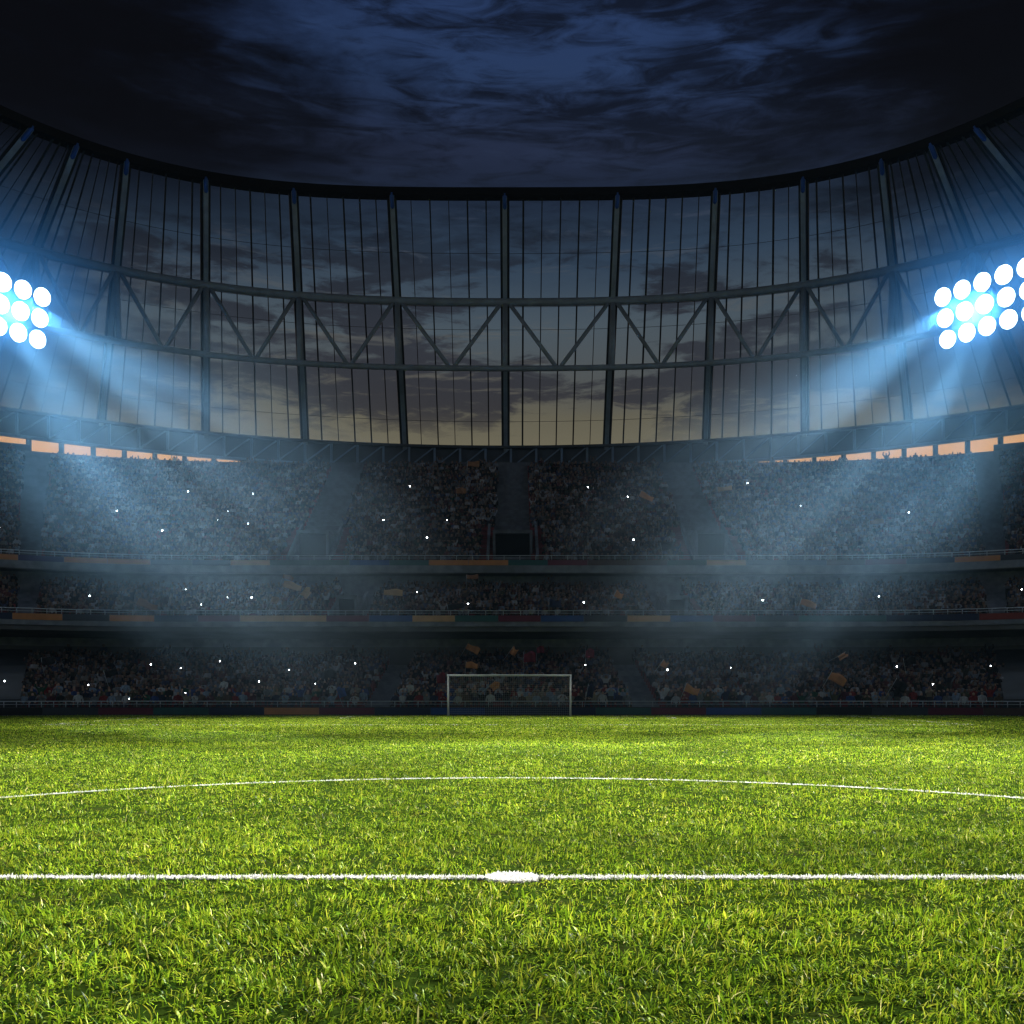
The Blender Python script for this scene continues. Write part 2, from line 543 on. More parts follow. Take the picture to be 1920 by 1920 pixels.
def turf_colors(x, y, n):
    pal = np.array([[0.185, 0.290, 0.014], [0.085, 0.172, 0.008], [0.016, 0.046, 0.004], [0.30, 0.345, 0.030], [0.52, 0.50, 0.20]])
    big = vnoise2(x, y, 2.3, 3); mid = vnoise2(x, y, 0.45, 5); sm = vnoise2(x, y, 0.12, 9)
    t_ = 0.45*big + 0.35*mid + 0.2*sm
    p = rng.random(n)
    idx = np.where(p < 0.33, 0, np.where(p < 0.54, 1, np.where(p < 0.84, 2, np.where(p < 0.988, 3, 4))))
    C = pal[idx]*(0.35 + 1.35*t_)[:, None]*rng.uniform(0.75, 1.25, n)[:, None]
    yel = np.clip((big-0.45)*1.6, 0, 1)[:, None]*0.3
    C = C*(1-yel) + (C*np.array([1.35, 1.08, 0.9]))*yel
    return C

parts = []
for (y0, y1, dens, Lr, Wr, ss) in (
        (3.3, 6.5, 4300, (0.045, 0.105), (0.0036, 0.0078), (0, 0.4, 0.75, 1)),
        (6.5, 11, 2900, (0.038, 0.086), (0.0042, 0.0084), (0, 0.5, 1)),
        (11, 20, 1400, (0.034, 0.076), (0.0060, 0.011), (0, 0.5, 1)),
        (20, 33, 640, (0.034, 0.07), (0.009, 0.017), (0, 0.5, 1)),
        (33, 62.2, 430, (0.034, 0.07), (0.015, 0.028), (0, 0.5, 1))):
    x, y = scatter(y0, y1, dens)
    keep = ~line_dist(x, y)
    # thin out in patches so that dark gaps open between the tufts
    gap = vnoise2(x, y, 0.10 + 0.004*y1, 21)*0.6 + vnoise2(x, y, 0.03 + 0.003*y1, 23)*0.4
    keep &= rng.random(len(x)) < np.clip((gap-0.22)*2.6, 0.10 if y1 < 21 else 0.55, 1.0)
    x, y = x[keep], y[keep]
    n = len(x)
    clump = 0.55*vnoise2(x, y, 0.13+0.004*y1, 31) + 0.45*vnoise2(x, y, 0.055+0.003*y1, 33)
    L = rng.uniform(*Lr, n)*np.clip(0.15 + 1.6*clump, 0.3, 1.5)
    W = rng.uniform(*Wr, n)
    broad = rng.random(n) < 0.05
    W = np.where(broad, W*2.4, W)
    az = 2*np.pi*vnoise2(x, y, 0.35, 41)*1.5 + rng.normal(0, 1.3, n)
    lean = np.abs(rng.normal(1.02, 0.42, n)).clip(0.1, 1.5)
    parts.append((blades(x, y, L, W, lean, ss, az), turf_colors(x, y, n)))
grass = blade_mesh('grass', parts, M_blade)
tag(grass, 'short green turf of the pitch under the floodlights', 'grass', kind='stuff')

def paint_blades(x, y, L, W):
    n = len(x)
    lean = np.abs(rng.normal(1.0, 0.35, n)).clip(0, 1.4)
    return blades(x, y, rng.uniform(0.6*L, 1.15*L, n), rng.uniform(0.7*W, 1.2*W, n), lean, (0, 0.5, 1))
def line_obj(name, x, y, L, W, label=None):
    o = blade_mesh(name, [(paint_blades(x, y, L, W), None)], M_paint)
    tag(o, kind='structure')
    return o
n = 60000
x = rng.uniform(-8, 8, n); y = HY + rng.uniform(-0.036, 0.036, n)
line_obj('halfway_line', x, y, 0.042, 0.009)
n = 9000
r_ = 0.20*np.sqrt(rng.random(n)); a_ = rng.uniform(0, 2*np.pi, n)
line_obj('centre_spot', PXC+0.05+r_*np.cos(a_), HY+0.9*r_*np.sin(a_), 0.042, 0.010)
n = 28000
a_ = rng.uniform(0, np.pi, n); r_ = 9.0 + rng.uniform(-0.02, 0.02, n)
line_obj('centre_circle', PXC+r_*np.cos(a_), HY+r_*np.sin(a_), 0.032, 0.0075)
def seg(x0, y0, x1, y1, dens=1100, wd=0.12):
    ln = math.hypot(x1-x0, y1-y0); n = int(ln*wd*dens)
    t_ = rng.random(n); k = rng.uniform(-wd/2, wd/2, n)
    nx, ny = -(y1-y0)/ln, (x1-x0)/ln
    return x0+(x1-x0)*t_+nx*k, y0+(y1-y0)*t_+ny*k
def polyline(name, segs, L=0.06, W=0.02, dens=1100):
    P = [seg(*s, dens=dens) for s in segs]
    line_obj(name, np.concatenate([p[0] for p in P]), np.concatenate([p[1] for p in P]), L, W)
GX = -0.16
polyline('goal_line', [(-34, GY, 34, GY)], 0.05, 0.02, 500)
polyline('penalty_area_line', [(GX-20.16, GY, GX-20.16, GY-16.5), (GX+20.16, GY, GX+20.16, GY-16.5), (GX-20.16, GY-16.5, GX+20.16, GY-16.5)], 0.045, 0.018, 620)
polyline('goal_area_line', [(GX-9.16, GY, GX-9.16, GY-5.5), (GX+9.16, GY, GX+9.16, GY-5.5), (GX-9.16, GY-5.5, GX+9.16, GY-5.5)], 0.045, 0.02, 420)

# ------------------------------------------------------------------ goal
goal = tag(empty('goal', (GX, GY, 0)), 'white football goal with net in front of the lower stand', 'goal')
for s in (-1, 1):
    MB().tube([(s*3.66, 0, 0), (s*3.66, 0, 2.44)], 0.046, 14).build('post', M_goal, goal, True)
MB().tube([(-3.722, 0, 2.44), (3.722, 0, 2.44)], 0.046, 14).build('crossbar', M_goal, goal, True)
for s in (-1, 1):
    MB().tube([(s*3.66, 0.05, 2.40), (s*3.66, 0.75, 2.34), (s*3.66, 1.15, 0.02)], 0.022, 8).build('net_support', M_goal, goal, True)
nb = MB()
W_ = 0.005
for i in range(1, 61):                                   # cords running down the back
    xx = -3.66 + 7.32*i/61
    nb.beam((xx, 0.02, 2.42), (xx, 0.75, 2.34), W_, W_); nb.beam((xx, 0.75, 2.34), (xx, 1.15, 0.02), W_, W_)
for j in range(1, 20):
    t_ = j/20
    nb.beam((-3.66, 0.75+0.4*t_, 2.34-2.32*t_), (3.66, 0.75+0.4*t_, 2.34-2.32*t_), W_, W_)
for j in range(1, 6):
    nb.beam((-3.66, 0.75*j/6, 2.42-0.08*j/6), (3.66, 0.75*j/6, 2.42-0.08*j/6), W_, W_)
for s in (-1, 1):
    for j in range(1, 20):
        z_ = 2.36*j/20
        nb.beam((s*3.66, 0.02, z_), (s*3.66, 0.75+0.4*(1-z_/2.34), z_), W_, W_)
    for j in range(1, 7):
        nb.beam((s*3.66, 0.75*j/6, 2.36), (s*3.66, 1.15*j/6, 0.02), W_, W_)
nb.build('net', M_net, goal)

# ------------------------------------------------------------------ stands
#        front d, floor z, row depth, rise, rows
TIER = {'lower': (63.3, 0.12, 0.93, 0.225, 16),
        'middle': (73.2, 6.50, 0.90, 0.30, 10),
        'upper': (80.9, 11.50, 0.80, 0.490, 25)}
# aisles: list of (u centre, half width)
A_TH = u_of(23.7)
AISLE = {'lower': [(-8.45, 1.0), (8.45, 1.0), (-u_of(29.5), 3.4), (u_of(29.5), 3.4)],
         'middle': [(-12.2, 1.6), (12.2, 1.6), (-A_TH, 0.9), (A_TH, 0.9)],
         'upper': [(-16.3, 1.75), (0.0, 1.55), (16.3, 1.75), (-A_TH, 0.8), (A_TH, 0.8)]}

def deck_profile(tier, under):
    d0, z0, p, rs, n = TIER[tier]
    pr = []
    for i in range(n):
        pr.append((d0+i*p, z0+i*rs)); pr.append((d0+(i+1)*p, z0+i*rs))
    return pr + under
stands = {}
LABELS = {'lower': 'lowest stand tier behind the goal, two aisles and a packed crowd',
          'middle': 'narrow middle stand tier with two small tunnels, between the other tiers',
          'upper': 'tall steep upper stand tier with three dark tunnels under the roof'}
for tr_ in TIER:
    stands[tr_] = tag(empty(tr_ + '_stand', (0, TIER[tr_][0], 0)), LABELS[tr_], 'grandstand')
def part(mb, name, m, tier, **kw):
    o = mb.build(name, m, stands[tier], **kw)
    o.matrix_parent_inverse = Matrix.Translation((0, -TIER[tier][0], 0))
    return o
# lower
part(MB().sweep(deck_profile('lower', [(78.18, 6.0), (78.9, 6.0), (78.9, -0.2), (63.3, -0.2)]), US, stand_xy), 'seating_deck', M_deck, 'lower')
part(MB().sweep([(78.05, 3.55), (78.15, 3.55), (78.15, 4.9), (78.05, 4.9)], US, stand_xy), 'back_wall', M_soffit, 'lower')
part(MB().sweep([(62.75, -0.1), (63.27, -0.1), (63.27, 0.5), (62.75, 0.5)], US, stand_xy), 'front_wall', M_dark, 'lower')
# middle
part(MB().sweep(deck_profile('middle', [(82.2, 10.85), (82.9, 10.85), (82.9, 6.02), (72.85, 6.02), (72.85, 6.5)]), US, stand_xy), 'seating_deck', M_deck, 'middle')
part(MB().sweep([(72.3, 6.12), (72.83, 6.12), (72.83, 6.93), (72.5, 6.93), (72.5, 6.44), (72.3, 6.44)], US, stand_xy), 'parapet', M_conc, 'middle')
part(MB().sweep([(72.5, 5.78), (78.0, 5.52), (78.0, 5.99), (72.86, 5.99), (72.86, 6.09), (72.5, 6.09)], US, stand_xy), 'soffit', M_soffit, 'middle')
part(MB().sweep([(72.1, 5.2), (72.1, 5.25), (72.15, 5.25), (72.15, 5.2)], US[:1]+US[1:2], stand_xy), 'cable_tray', M_dark, 'middle') if False else None
# upper
nU = TIER['upper'][4]; dU = 80.9+0.8*nU; zU = 11.5+0.49*(nU-1)
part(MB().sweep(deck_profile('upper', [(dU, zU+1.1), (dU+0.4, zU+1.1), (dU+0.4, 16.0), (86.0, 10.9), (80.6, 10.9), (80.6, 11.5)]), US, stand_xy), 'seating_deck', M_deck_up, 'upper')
part(MB().sweep([(79.9, 10.86), (80.57, 10.86), (80.57, 11.90), (80.15, 11.90), (80.15, 11.44), (79.9, 11.44)], US, stand_xy), 'parapet', M_conc, 'upper')
for s_ in (-1, 1):
    ua, ub = u_of(24.3, s_), u_of(50, s_)
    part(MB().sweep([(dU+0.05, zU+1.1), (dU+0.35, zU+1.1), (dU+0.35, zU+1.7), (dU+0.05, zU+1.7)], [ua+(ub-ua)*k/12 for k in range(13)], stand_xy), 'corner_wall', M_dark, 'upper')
# benches
for tr_ in TIER:
    d0, z0, p, rs, n = TIER[tr_]
    mb = MB()
    ais = AISLE[tr_]
    cuts = sorted((a-h, a+h) for a, h in ais)
    ranges = []; a0 = -UMAX
    for lo, hi in cuts:
        ranges.append((a0, lo)); a0 = hi
    ranges.append((a0, UMAX))
    for i in range(n):
        a = d0+i*p+0.50; z_ = z0+i*rs
        for lo, hi in ranges:
            m_ = max(2, int((hi-lo)/2.2))
            us = [lo+(hi-lo)*k/m_ for k in range(m_+1)]
            mb.sweep([(a, z_+0.02), (a+0.26, z_+0.02), (a+0.26, z_+0.70), (a+0.20, z_+0.70), (a+0.18, z_+0.42), (a-0.10, z_+0.42), (a-0.10, z_+0.36), (a, z_+0.34)], us, stand_xy)
    part(mb, 'bench_rows', M_bench, tr_)
# tunnels through the seating
def vomitory(tier, uc, dfront, dback, w_in, z_lo, h_in, wall=0.22, wing=1.6, pitw=None):
    """a concrete box standing out of the seating with a shallow mouth, its shade a black panel, and two sloping wing walls"""
    d0, z0, p, rs, n = TIER[tier]
    zt = z_lo + h_in
    hw = w_in/2
    mb = MB()
    def bx(x0, x1, d_0, d_1, z_0, z_1):
        mb.box((uc+(x0+x1)/2, (d_0+d_1)/2, (z_0+z_1)/2), (x1-x0, d_1-d_0, z_1-z_0))
    bx(-hw-wall, -hw, dfront, dback, z_lo-0.4, zt)
    bx(hw, hw+wall, dfront, dback, z_lo-0.4, zt)
    bx(-hw-wall, hw+wall, dfront, dback+0.3, zt, zt+0.28)
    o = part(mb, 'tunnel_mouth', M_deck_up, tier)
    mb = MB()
    mb.box((uc, dfront+0.22, (z_lo+zt)/2-0.2), (w_in-0.02, 0.1, h_in+0.36))  # black panel just behind the mouth, in place of the tunnel's shade
    b = mb.build('tunnel_shade_panel', M_tunnel_shade, o)
    pw = (pitw or w_in+1.2)/2
    for s in (-1, 1):
        mb = MB()
        x0 = uc + s*pw
        za = z0 + (dfront-wing-d0)/p*rs
        zb = z0 + (dback-d0)/p*rs
        i = len(mb.v)
        for xx in (x0-0.11, x0+0.11):
            mb.v += [(xx, dfront-wing, za-0.2), (xx, dback+0.6, zb-0.3), (xx, dback+0.6, zb+1.15), (xx, dfront-wing+0.1, za+0.75)]
        for q in ((0,1,2,3),(7,6,5,4),(0,4,5,1),(1,5,6,2),(2,6,7,3),(3,7,4,0)):
            mb.f.append(tuple(i+k for k in q))
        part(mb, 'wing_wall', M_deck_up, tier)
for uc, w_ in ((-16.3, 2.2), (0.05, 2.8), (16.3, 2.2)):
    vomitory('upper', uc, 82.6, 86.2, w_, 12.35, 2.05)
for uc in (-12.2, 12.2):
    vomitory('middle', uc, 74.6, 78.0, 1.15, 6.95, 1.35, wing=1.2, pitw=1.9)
# big players' / vehicle tunnels at the two lower corners
for s in (-1, 1):
    u0, u1 = u_of(23.6, s), u_of(35.5, s)
    us = [u0+(u1-u0)*k/6 for k in range(7)]
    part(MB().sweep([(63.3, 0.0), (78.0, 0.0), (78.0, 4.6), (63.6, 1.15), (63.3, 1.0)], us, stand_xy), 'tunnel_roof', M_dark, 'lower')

# railings
def railing(tier, d, zbase, ztop, step, label):
    root = tag(empty('railing', (0, d, zbase)), label, 'railing', 'railings along the fronts of the tiers')
    um = u_of(44)
    inv = Matrix.Translation((0, -d, -zbase))
    nn = 90
    us = [-um + 2*um*i/nn for i in range(nn+1)]
    for nm, z_, r_ in (('top_rail', ztop, 0.032), ('middle_rail', (ztop+zbase)/2, 0.018)):
        o = MB().tube([(*stand_xy(u, d), z_) for u in us], r_, 6).build(nm, M_rail, root, True); o.matrix_parent_inverse = inv
    k = int(2*um/step)
    proto = None
    for i in range(k+1):
        u = -um + 2*um*i/k
        x_, y_ = stand_xy(u, d)
        if proto is None:
            o = MB().tube([(0, 0, 0), (0, 0, ztop-zbase)], 0.026, 6).build('post', M_rail, root, True)
            proto = o
        else:
            o = proto.copy(); COL.objects.link(o); o.parent = root
        o.location = (x_, y_-d, 0)
railing('lower', 63.05, 0.5, 0.86, 1.45, 'thin grey railing right above the pitch side boards')
railing('middle', 72.66, 6.93, 7.28, 1.25, 'thin grey railing along the front of the middle tier')
railing('upper', 80.36, 11.90, 12.28, 1.25, 'thin grey railing along the front of the upper tier')

# ------------------------------------------------------------------ boards and banners
PAL = {'orange': (0.62, 0.25, 0.09), 'peach': (0.70, 0.40, 0.20), 'maroon': (0.16, 0.02, 0.045), 'navy': (0.02, 0.03, 0.075),
       'blue': (0.03, 0.085, 0.28), 'teal': (0.03, 0.11, 0.11), 'black': (0.012, 0.012, 0.014), 'charcoal': (0.05, 0.055, 0.07),
       'brown': (0.09, 0.05, 0.04), 'red': (0.28, 0.04, 0.03), 'purple': (0.06, 0.045, 0.14), 'slate blue': (0.035, 0.055, 0.12), 'dark green': (0.03, 0.075, 0.055)}
PMAT = {k: mat('vinyl_' + k.replace(' ', '_'), v, 0.6, 0.12, 1.5) for k, v in PAL.items()}
ORD = ['first', 'second', 'third', 'fourth', 'fifth', 'sixth', 'seventh', 'eighth', 'ninth', 'tenth', 'eleventh', 'twelfth', 'thirteenth', 'fourteenth', 'fifteenth', 'sixteenth', 'seventeenth', 'eighteenth', 'nineteenth', 'twentieth']
def px_to_u(px, d, z):
    """plan station where the view ray through column px meets offset d"""
    k = (px-960)/F_PX
    lo, hi = 20.0, 130.0
    for _ in range(50):
        m_ = (lo+hi)/2
        if stand_inv(k*m_, m_)[0] < d: lo = m_
        else: hi = m_
    return stand_inv(k*lo, lo)[1]
def board_row(name, edges, cols, d0, d1, z0, z1, where, cat, group, framed):
    cnt = {}; tot = {}
    for c in cols: tot[c] = tot.get(c, 0)+1
    res = []
    for i, c in enumerate(cols):
        ua = px_to_u(edges[i], d0, 0)+0.015; ub = px_to_u(edges[i+1], d0, 0)-0.015
        m_ = max(1, int((ub-ua)/0.8))
        us = [ua+(ub-ua)*k/m_ for k in range(m_+1)]
        k = cnt.get(c, 0); cnt[c] = k+1
        if tot[c] == 1: lab = f'only {c} {where}'
        else: lab = f'{c} {where}, {ORD[k]} {c} one from the left'
        cx, cyy = stand_xy((ua+ub)/2, d0)
        root = tag(empty(name, (cx, cyy, z0)), lab, cat, group)
        inv = Matrix.Translation((-cx, -cyy, -z0))
        o = MB().sweep([(d0, z0+0.03), (d1, z0+0.03), (d1, z1-0.03), (d0, z1-0.03)], us, stand_xy).build('panel', PMAT[c], root); o.matrix_parent_inverse = inv
        if framed:
            fb = MB()
            fb.sweep([(d0-0.012, z1-0.028), (d1, z1-0.028), (d1, z1), (d0-0.012, z1)], us, stand_xy)
            fb.sweep([(d0-0.012, z0), (d1, z0), (d1, z0+0.028), (d0-0.012, z0+0.028)], us, stand_xy)
            o = fb.build('frame', M_steel_dark, root); o.matrix_parent_inverse = inv
        else:
            fb = MB()
            fb.sweep([(d0-0.01, z1-0.028), (d1, z1-0.028), (d1, z1), (d0-0.01, z1)], us, stand_xy)
            o = fb.build('hem', PMAT[c], root); o.matrix_parent_inverse = inv
        res.append((ua, ub, c, k, tot[c]))
    return res
e = [-128, -24, 80, 184, 287, 391, 495, 598, 702, 807, 910, 1013, 1117, 1221, 1324, 1428, 1531, 1635, 1740, 1844, 1948, 2052]
c_ = ['black', 'black', 'charcoal', 'maroon', 'teal', 'navy', 'orange', 'maroon', 'navy', 'blue', 'slate blue', 'navy', 'teal', 'maroon', 'blue', 'teal', 'black', 'charcoal', 'maroon', 'brown', 'black']
BOARDS = board_row('advertising_board', e, c_, 62.35, 62.47, 0.02, 0.50, 'advertising board at the pitch edge', 'board', 'advertising boards along the pitch edge', True)
e = [-70, 23, 117, 205, 289, 370, 450, 531, 612, 692, 773, 853, 934, 1014, 1095, 1176, 1257, 1337, 1417, 1498, 1580, 1662, 1748, 1836, 1930]
c_ = ['navy', 'orange', 'charcoal', 'orange', 'navy', 'maroon', 'peach', 'peach', 'maroon', 'blue', 'peach', 'teal', 'maroon', 'blue', 'charcoal', 'peach', 'blue', 'maroon', 'charcoal', 'teal', 'teal', 'navy', 'navy', 'red']
board_row('banner', e, c_, 72.42, 72.47, 6.45, 6.92, 'banner on the middle tier parapet', 'banner', 'banners on the middle tier parapet', False)
e = [-50, 34, 120, 201, 282, 360, 432, 506, 581, 655, 730, 804, 878, 953, 1027, 1102, 1176, 1251, 1325, 1399, 1475, 1550, 1622, 1700, 1790, 1876, 1960]
c_ = ['orange', 'purple', 'orange', 'orange', 'charcoal', 'navy', 'peach', 'dark green', 'dark green', 'blue', 'teal', 'orange', 'orange', 'teal', 'maroon', 'brown', 'brown', 'dark green', 'peach', 'charcoal', 'navy', 'brown', 'maroon', 'navy', 'orange', 'charcoal']
board_row('banner', e, c_, 80.06, 80.12, 11.45, 11.89, 'banner on the upper tier parapet', 'banner', 'banners on the upper tier parapet', False)

# ------------------------------------------------------------------ roof
roof = tag(empty('stadium_roof', (RX, RY, 0)), 'ring shaped stadium roof of leaning glass bays, steel columns and a tubular truss', 'roof')
RINV = Matrix.Translation((-RX, -RY, 0))
def rpart(mb, name, m, parent=None, **kw):
    o = mb.build(name, m, parent or roof, **kw)
    o.matrix_parent_inverse = RINV if parent is None else Matrix.Identity(4)
    return o
KB = [0, 7.7, 15.1, 22.2, 29.2, 36.9, 45.0, 54.0, 64.0, 75.0]      # column foot angles
KT = [0, 9.1, 16.7, 23.2, 28.8, 32.2, 35.2, 38.6, 46.0, 57.0]      # column head angles
KK = list(range(-9, 10))
def kb(k): return (1 if k >= 0 else -1)*KB[abs(k)]
def kt(k): return (1 if k >= 0 else -1)*KT[abs(k)]
def lerp_k(f, q):
    k0 = math.floor(q); fr_ = q-k0
    if fr_ < 1e-6: return f(int(k0))
    return f(int(k0))*(1-fr_) + f(int(k0)+1)*fr_
def surf(q, t_, off=0.0):
    """point on the leaning glass face: q = bay coordinate, t_ = 0 foot .. 1 head; off = outward"""
    b = Vector((*roof_bottom(lerp_k(kb, q), off), ZB1)); tp = Vector((*roof_top(lerp_k(kt, q), off), ZT))
    return b.lerp(tp, t_)
QS = [-9 + i*0.25 for i in range(73)]
# top ring
rows = []
ZR = ZT-0.35
for q in QS:
    a = lerp_k(kt, q)
    x0, y0 = roof_top(a, -0.35); x1, y1 = roof_top(a, 0.75)
    rows.append([(x0, y0, ZR-0.05), (x1, y1, ZR-0.05), (x1, y1, ZR+0.72), (x0, y0, ZR+0.72)])
mb = MB(); mb.grid(rows, close=True); rpart(mb, 'tension_ring', M_ring)
# columns: pale box section with a dark outer flange
for k in KK:
    b = surf(k, -0.02); tp = surf(k, 0.985)
    outd = (Vector((*roof_bottom(kb(k), 1.0), 0)) - Vector((*roof_bottom(kb(k)), 0)))
    nrm = (tp-b).normalized().cross(Vector((-outd.y, outd.x, 0))).normalized()
    inn = -outd.normalized()
    mb = MB(); mb.beam(b+inn*0.25, tp+inn*0.25, 0.44, 0.5, up=outd)
    col = rpart(mb, 'column', M_steel)
    mb = MB(); mb.beam(b-inn*0.22, tp-inn*0.22, 0.90, 0.5, up=outd)
    mb.build('flange', M_steel_dark, col)
    e0 = surf(k, 0.935)+inn*0.44; e1 = surf(k, 0.992)+inn*0.44
    mb = MB(); mb.tube([e0, e0.lerp(e1, 0.12), e0.lerp(e1, 0.85), e1], [0.10, 0.22, 0.22, 0.08], 10)
    mb.build('end_cap', M_cap, col, True)
# glass bays and glazing bars
widths = [0.07, 0.13, 0.18, 0.10, 0.15]
for k in KK[:-1]:
    gb = MB()
    rows = [[surf(k+0.04+0.92*j/6, t_, 0.32) for j in range(7)] for t_ in (0.0, 0.25, 0.5, 0.75, 0.985)]
    gb.grid(rows)
    rpart(gb, 'glass_panel', M_glass)
    for j in (range(1, 6) if -7 <= k < 7 else ()):
        q = k + j/6
        a = surf(q, 0.0); b = surf(q, 0.985)
        wd = random.choice(widths)
        rpart(MB().beam(a, b, wd, 0.22, up=Vector((a.x-RX, a.y-RY, 0))), 'glazing_bar', M_steel_dark)
for t_ in (0.115, 0.5, 0.59, 0.79):
    rpart(MB().tube([surf(q, t_, 0.2) for q in QS], 0.022, 5), 'glass_joint', M_steel_dark)
# ring truss inside the glass
def chordP(q): return surf(q, 0.60)+Vector((RX-surf(q, 0.6).x, RY-surf(q, 0.6).y, 0)).normalized()*0.35
def chordQ(q):
    p = surf(q, 0.60); i = Vector((RX-p.x, RY-p.y, 0)).normalized()
    v = p + i*1.9; v.z = 33.7
    return v
rpart(MB().tube([chordP(q) for q in QS], 0.40, 12), 'upper_chord', M_steel, smooth=True)
rpart(MB().tube([chordQ(q) for q in QS], 0.29, 12), 'lower_chord', M_steel, smooth=True)
for k in KK:
    rpart(MB().tube([chordP(k), chordQ(k)], 0.27, 10), 'strut', M_steel, smooth=True)
for k in KK[:-1]:
    rpart(MB().tube([chordP(k+0.03), chordQ(k+0.49)], 0.20, 8), 'brace', M_steel, smooth=True)
    rpart(MB().tube([chordP(k+0.97), chordQ(k+0.51)], 0.20, 8), 'brace', M_steel, smooth=True)
# eaves band at the foot of the glass: dark sheet with a light lattice
AS = [-75 + i*1.5 for i in range(101)]
def band(d0, d1, z0, z1):
    rows = []
    for a in AS:
        x0, y0 = roof_bottom(a, d0); x1, y1 = roof_bottom(a, d1)
        rows.append([(x0, y0, z0), (x1, y1, z0), (x1, y1, z1), (x0, y0, z1)])
    mb = MB(); mb.grid(rows, close=True); return mb
rpart(band(0.1, 0.4, ZB0, ZB1+0.1), 'eaves_sheet', M_fascia)
rpart(band(-0.55, 0.05, ZB1-0.25, ZB1+0.02), 'eaves_beam', M_fascia)
rpart(band(-0.35, 0.05, ZB0-0.05, ZB0+0.22), 'eaves_beam', M_truss)
nseg = 40
for i in range(-nseg//2, nseg//2+1):
    a = i*1.94 + 0.4
    if abs(a) > 44: continue
    p0 = Vector((*roof_bottom(a, -0.22), ZB0+0.1)); p1 = Vector((*roof_bottom(a, -0.22), ZB1-0.25))
    rpart(MB().beam(p0, p1, 0.24, 0.22, up=Vector((0, 1, 0))), 'lattice_post', M_truss)
    p2 = Vector((*roof_bottom(a+1.8, -0.2), ZB1-0.3))
    rpart(MB().beam(p0+Vector((0, 0, 0.1)), p2, 0.14, 0.14, up=Vector((0, 1, 0))), 'lattice_brace', M_truss)
for i in range(-30, 31):
    a = i*2.02 + 0.6
    if abs(a) > 46: continue
    p0 = Vector((*roof_bottom(a, 0.25), 20.0)); p1 = Vector((*roof_bottom(a, 0.25), ZB0))
    rpart(MB().beam(p0, p1, 0.42, 0.3, up=Vector((0, 1, 0))), 'eaves_support', M_steel_dark)
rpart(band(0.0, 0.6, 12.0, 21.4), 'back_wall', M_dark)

# ------------------------------------------------------------------ floodlight banks
def lathe(prof, n=24):
    """prof [(r, y)] revolved about local -Y axis"""
    mb = MB()
    mb.grid([[(r*math.cos(2*math.pi*j/n), y, r*math.sin(2*math.pi*j/n)) for j in range(n)] for r, y in prof], close=True)
    return mb
LM_house = lathe([(0.02, 0.75), (0.30, 0.74), (0.62, 0.45), (0.80, 0.05), (0.80, -0.06), (0.76, -0.06), (0.75, 0.0)])
LM_lens = lathe([(0.001, -0.03), (0.4, -0.025), (0.745, 0.0)])
def flood_bank(s, label):
    ncol = 7
    px0 = 808 if s > 0 else -881
    root = tag(empty('floodlight_bank', tuple(BANK_C[s])), label, 'floodlights', 'floodlight banks under the roof')
    n = BANK_N[s]
    hn = Vector((n.x, n.y, 0)).normalized()
    q = n.to_track_quat('-Y', 'Z')
    first = None
    cols = []
    pxo = px0
    step = 36.0*s
    for c in range(ncol):
        dep = 64464/(741+14*c)
        xx = pxo*dep/F_PX
        cols.append(Vector((xx, dep, 0)))
        pxo += step; step *= 1.055
    pts = {}
    for c, v in enumerate(cols):
        for r_ in range(3):
            p = Vector((v.x, v.y, 35.42-1.745*r_)) - hn*0.36*r_
            pts[(c, r_)] = p
            if first is None:
                h = LM_house.build('lamp', M_housing, root, True)
                l = LM_lens.build('lens', M_lens, h, True)
                first = (h, l)
            else:
                h = first[0].copy(); COL.objects.link(h); h.parent = root
                l = first[1].copy(); COL.objects.link(l); l.parent = h
            h.location = p - BANK_C[s]
            h.rotation_mode = 'QUATERNION'; h.rotation_quaternion = q
    fb = MB()
    c0 = BANK_C[s]
    back = -n*0.85
    for r_ in range(3):
        fb.beam(pts[(0, r_)]+back-c0, pts[(ncol-1, r_)]+back-c0, 0.14, 0.14)
    for c in range(ncol):
        fb.beam(pts[(c, 0)]+back*1.1-c0+Vector((0, 0, .5)), pts[(c, 2)]+back*1.1-c0-Vector((0, 0, .4)), 0.12, 0.12)
    fb.build('frame', M_housing, root)
    for c in (1, 5):
        a = pts[(c, 0)]+back*1.1
        ang = min(QS, key=lambda qq: (chordP(qq)-a).length)
        MB().tube([a-c0, chordP(ang)-c0], 0.09, 8).build('hanger', M_steel, root, True)
        a = pts[(c, 2)]+back*1.1
        ang = min(QS, key=lambda qq: (chordQ(qq)-a).length)
        MB().tube([a-c0, chordQ(ang)-c0], 0.09, 8).build('hanger', M_steel, root, True)
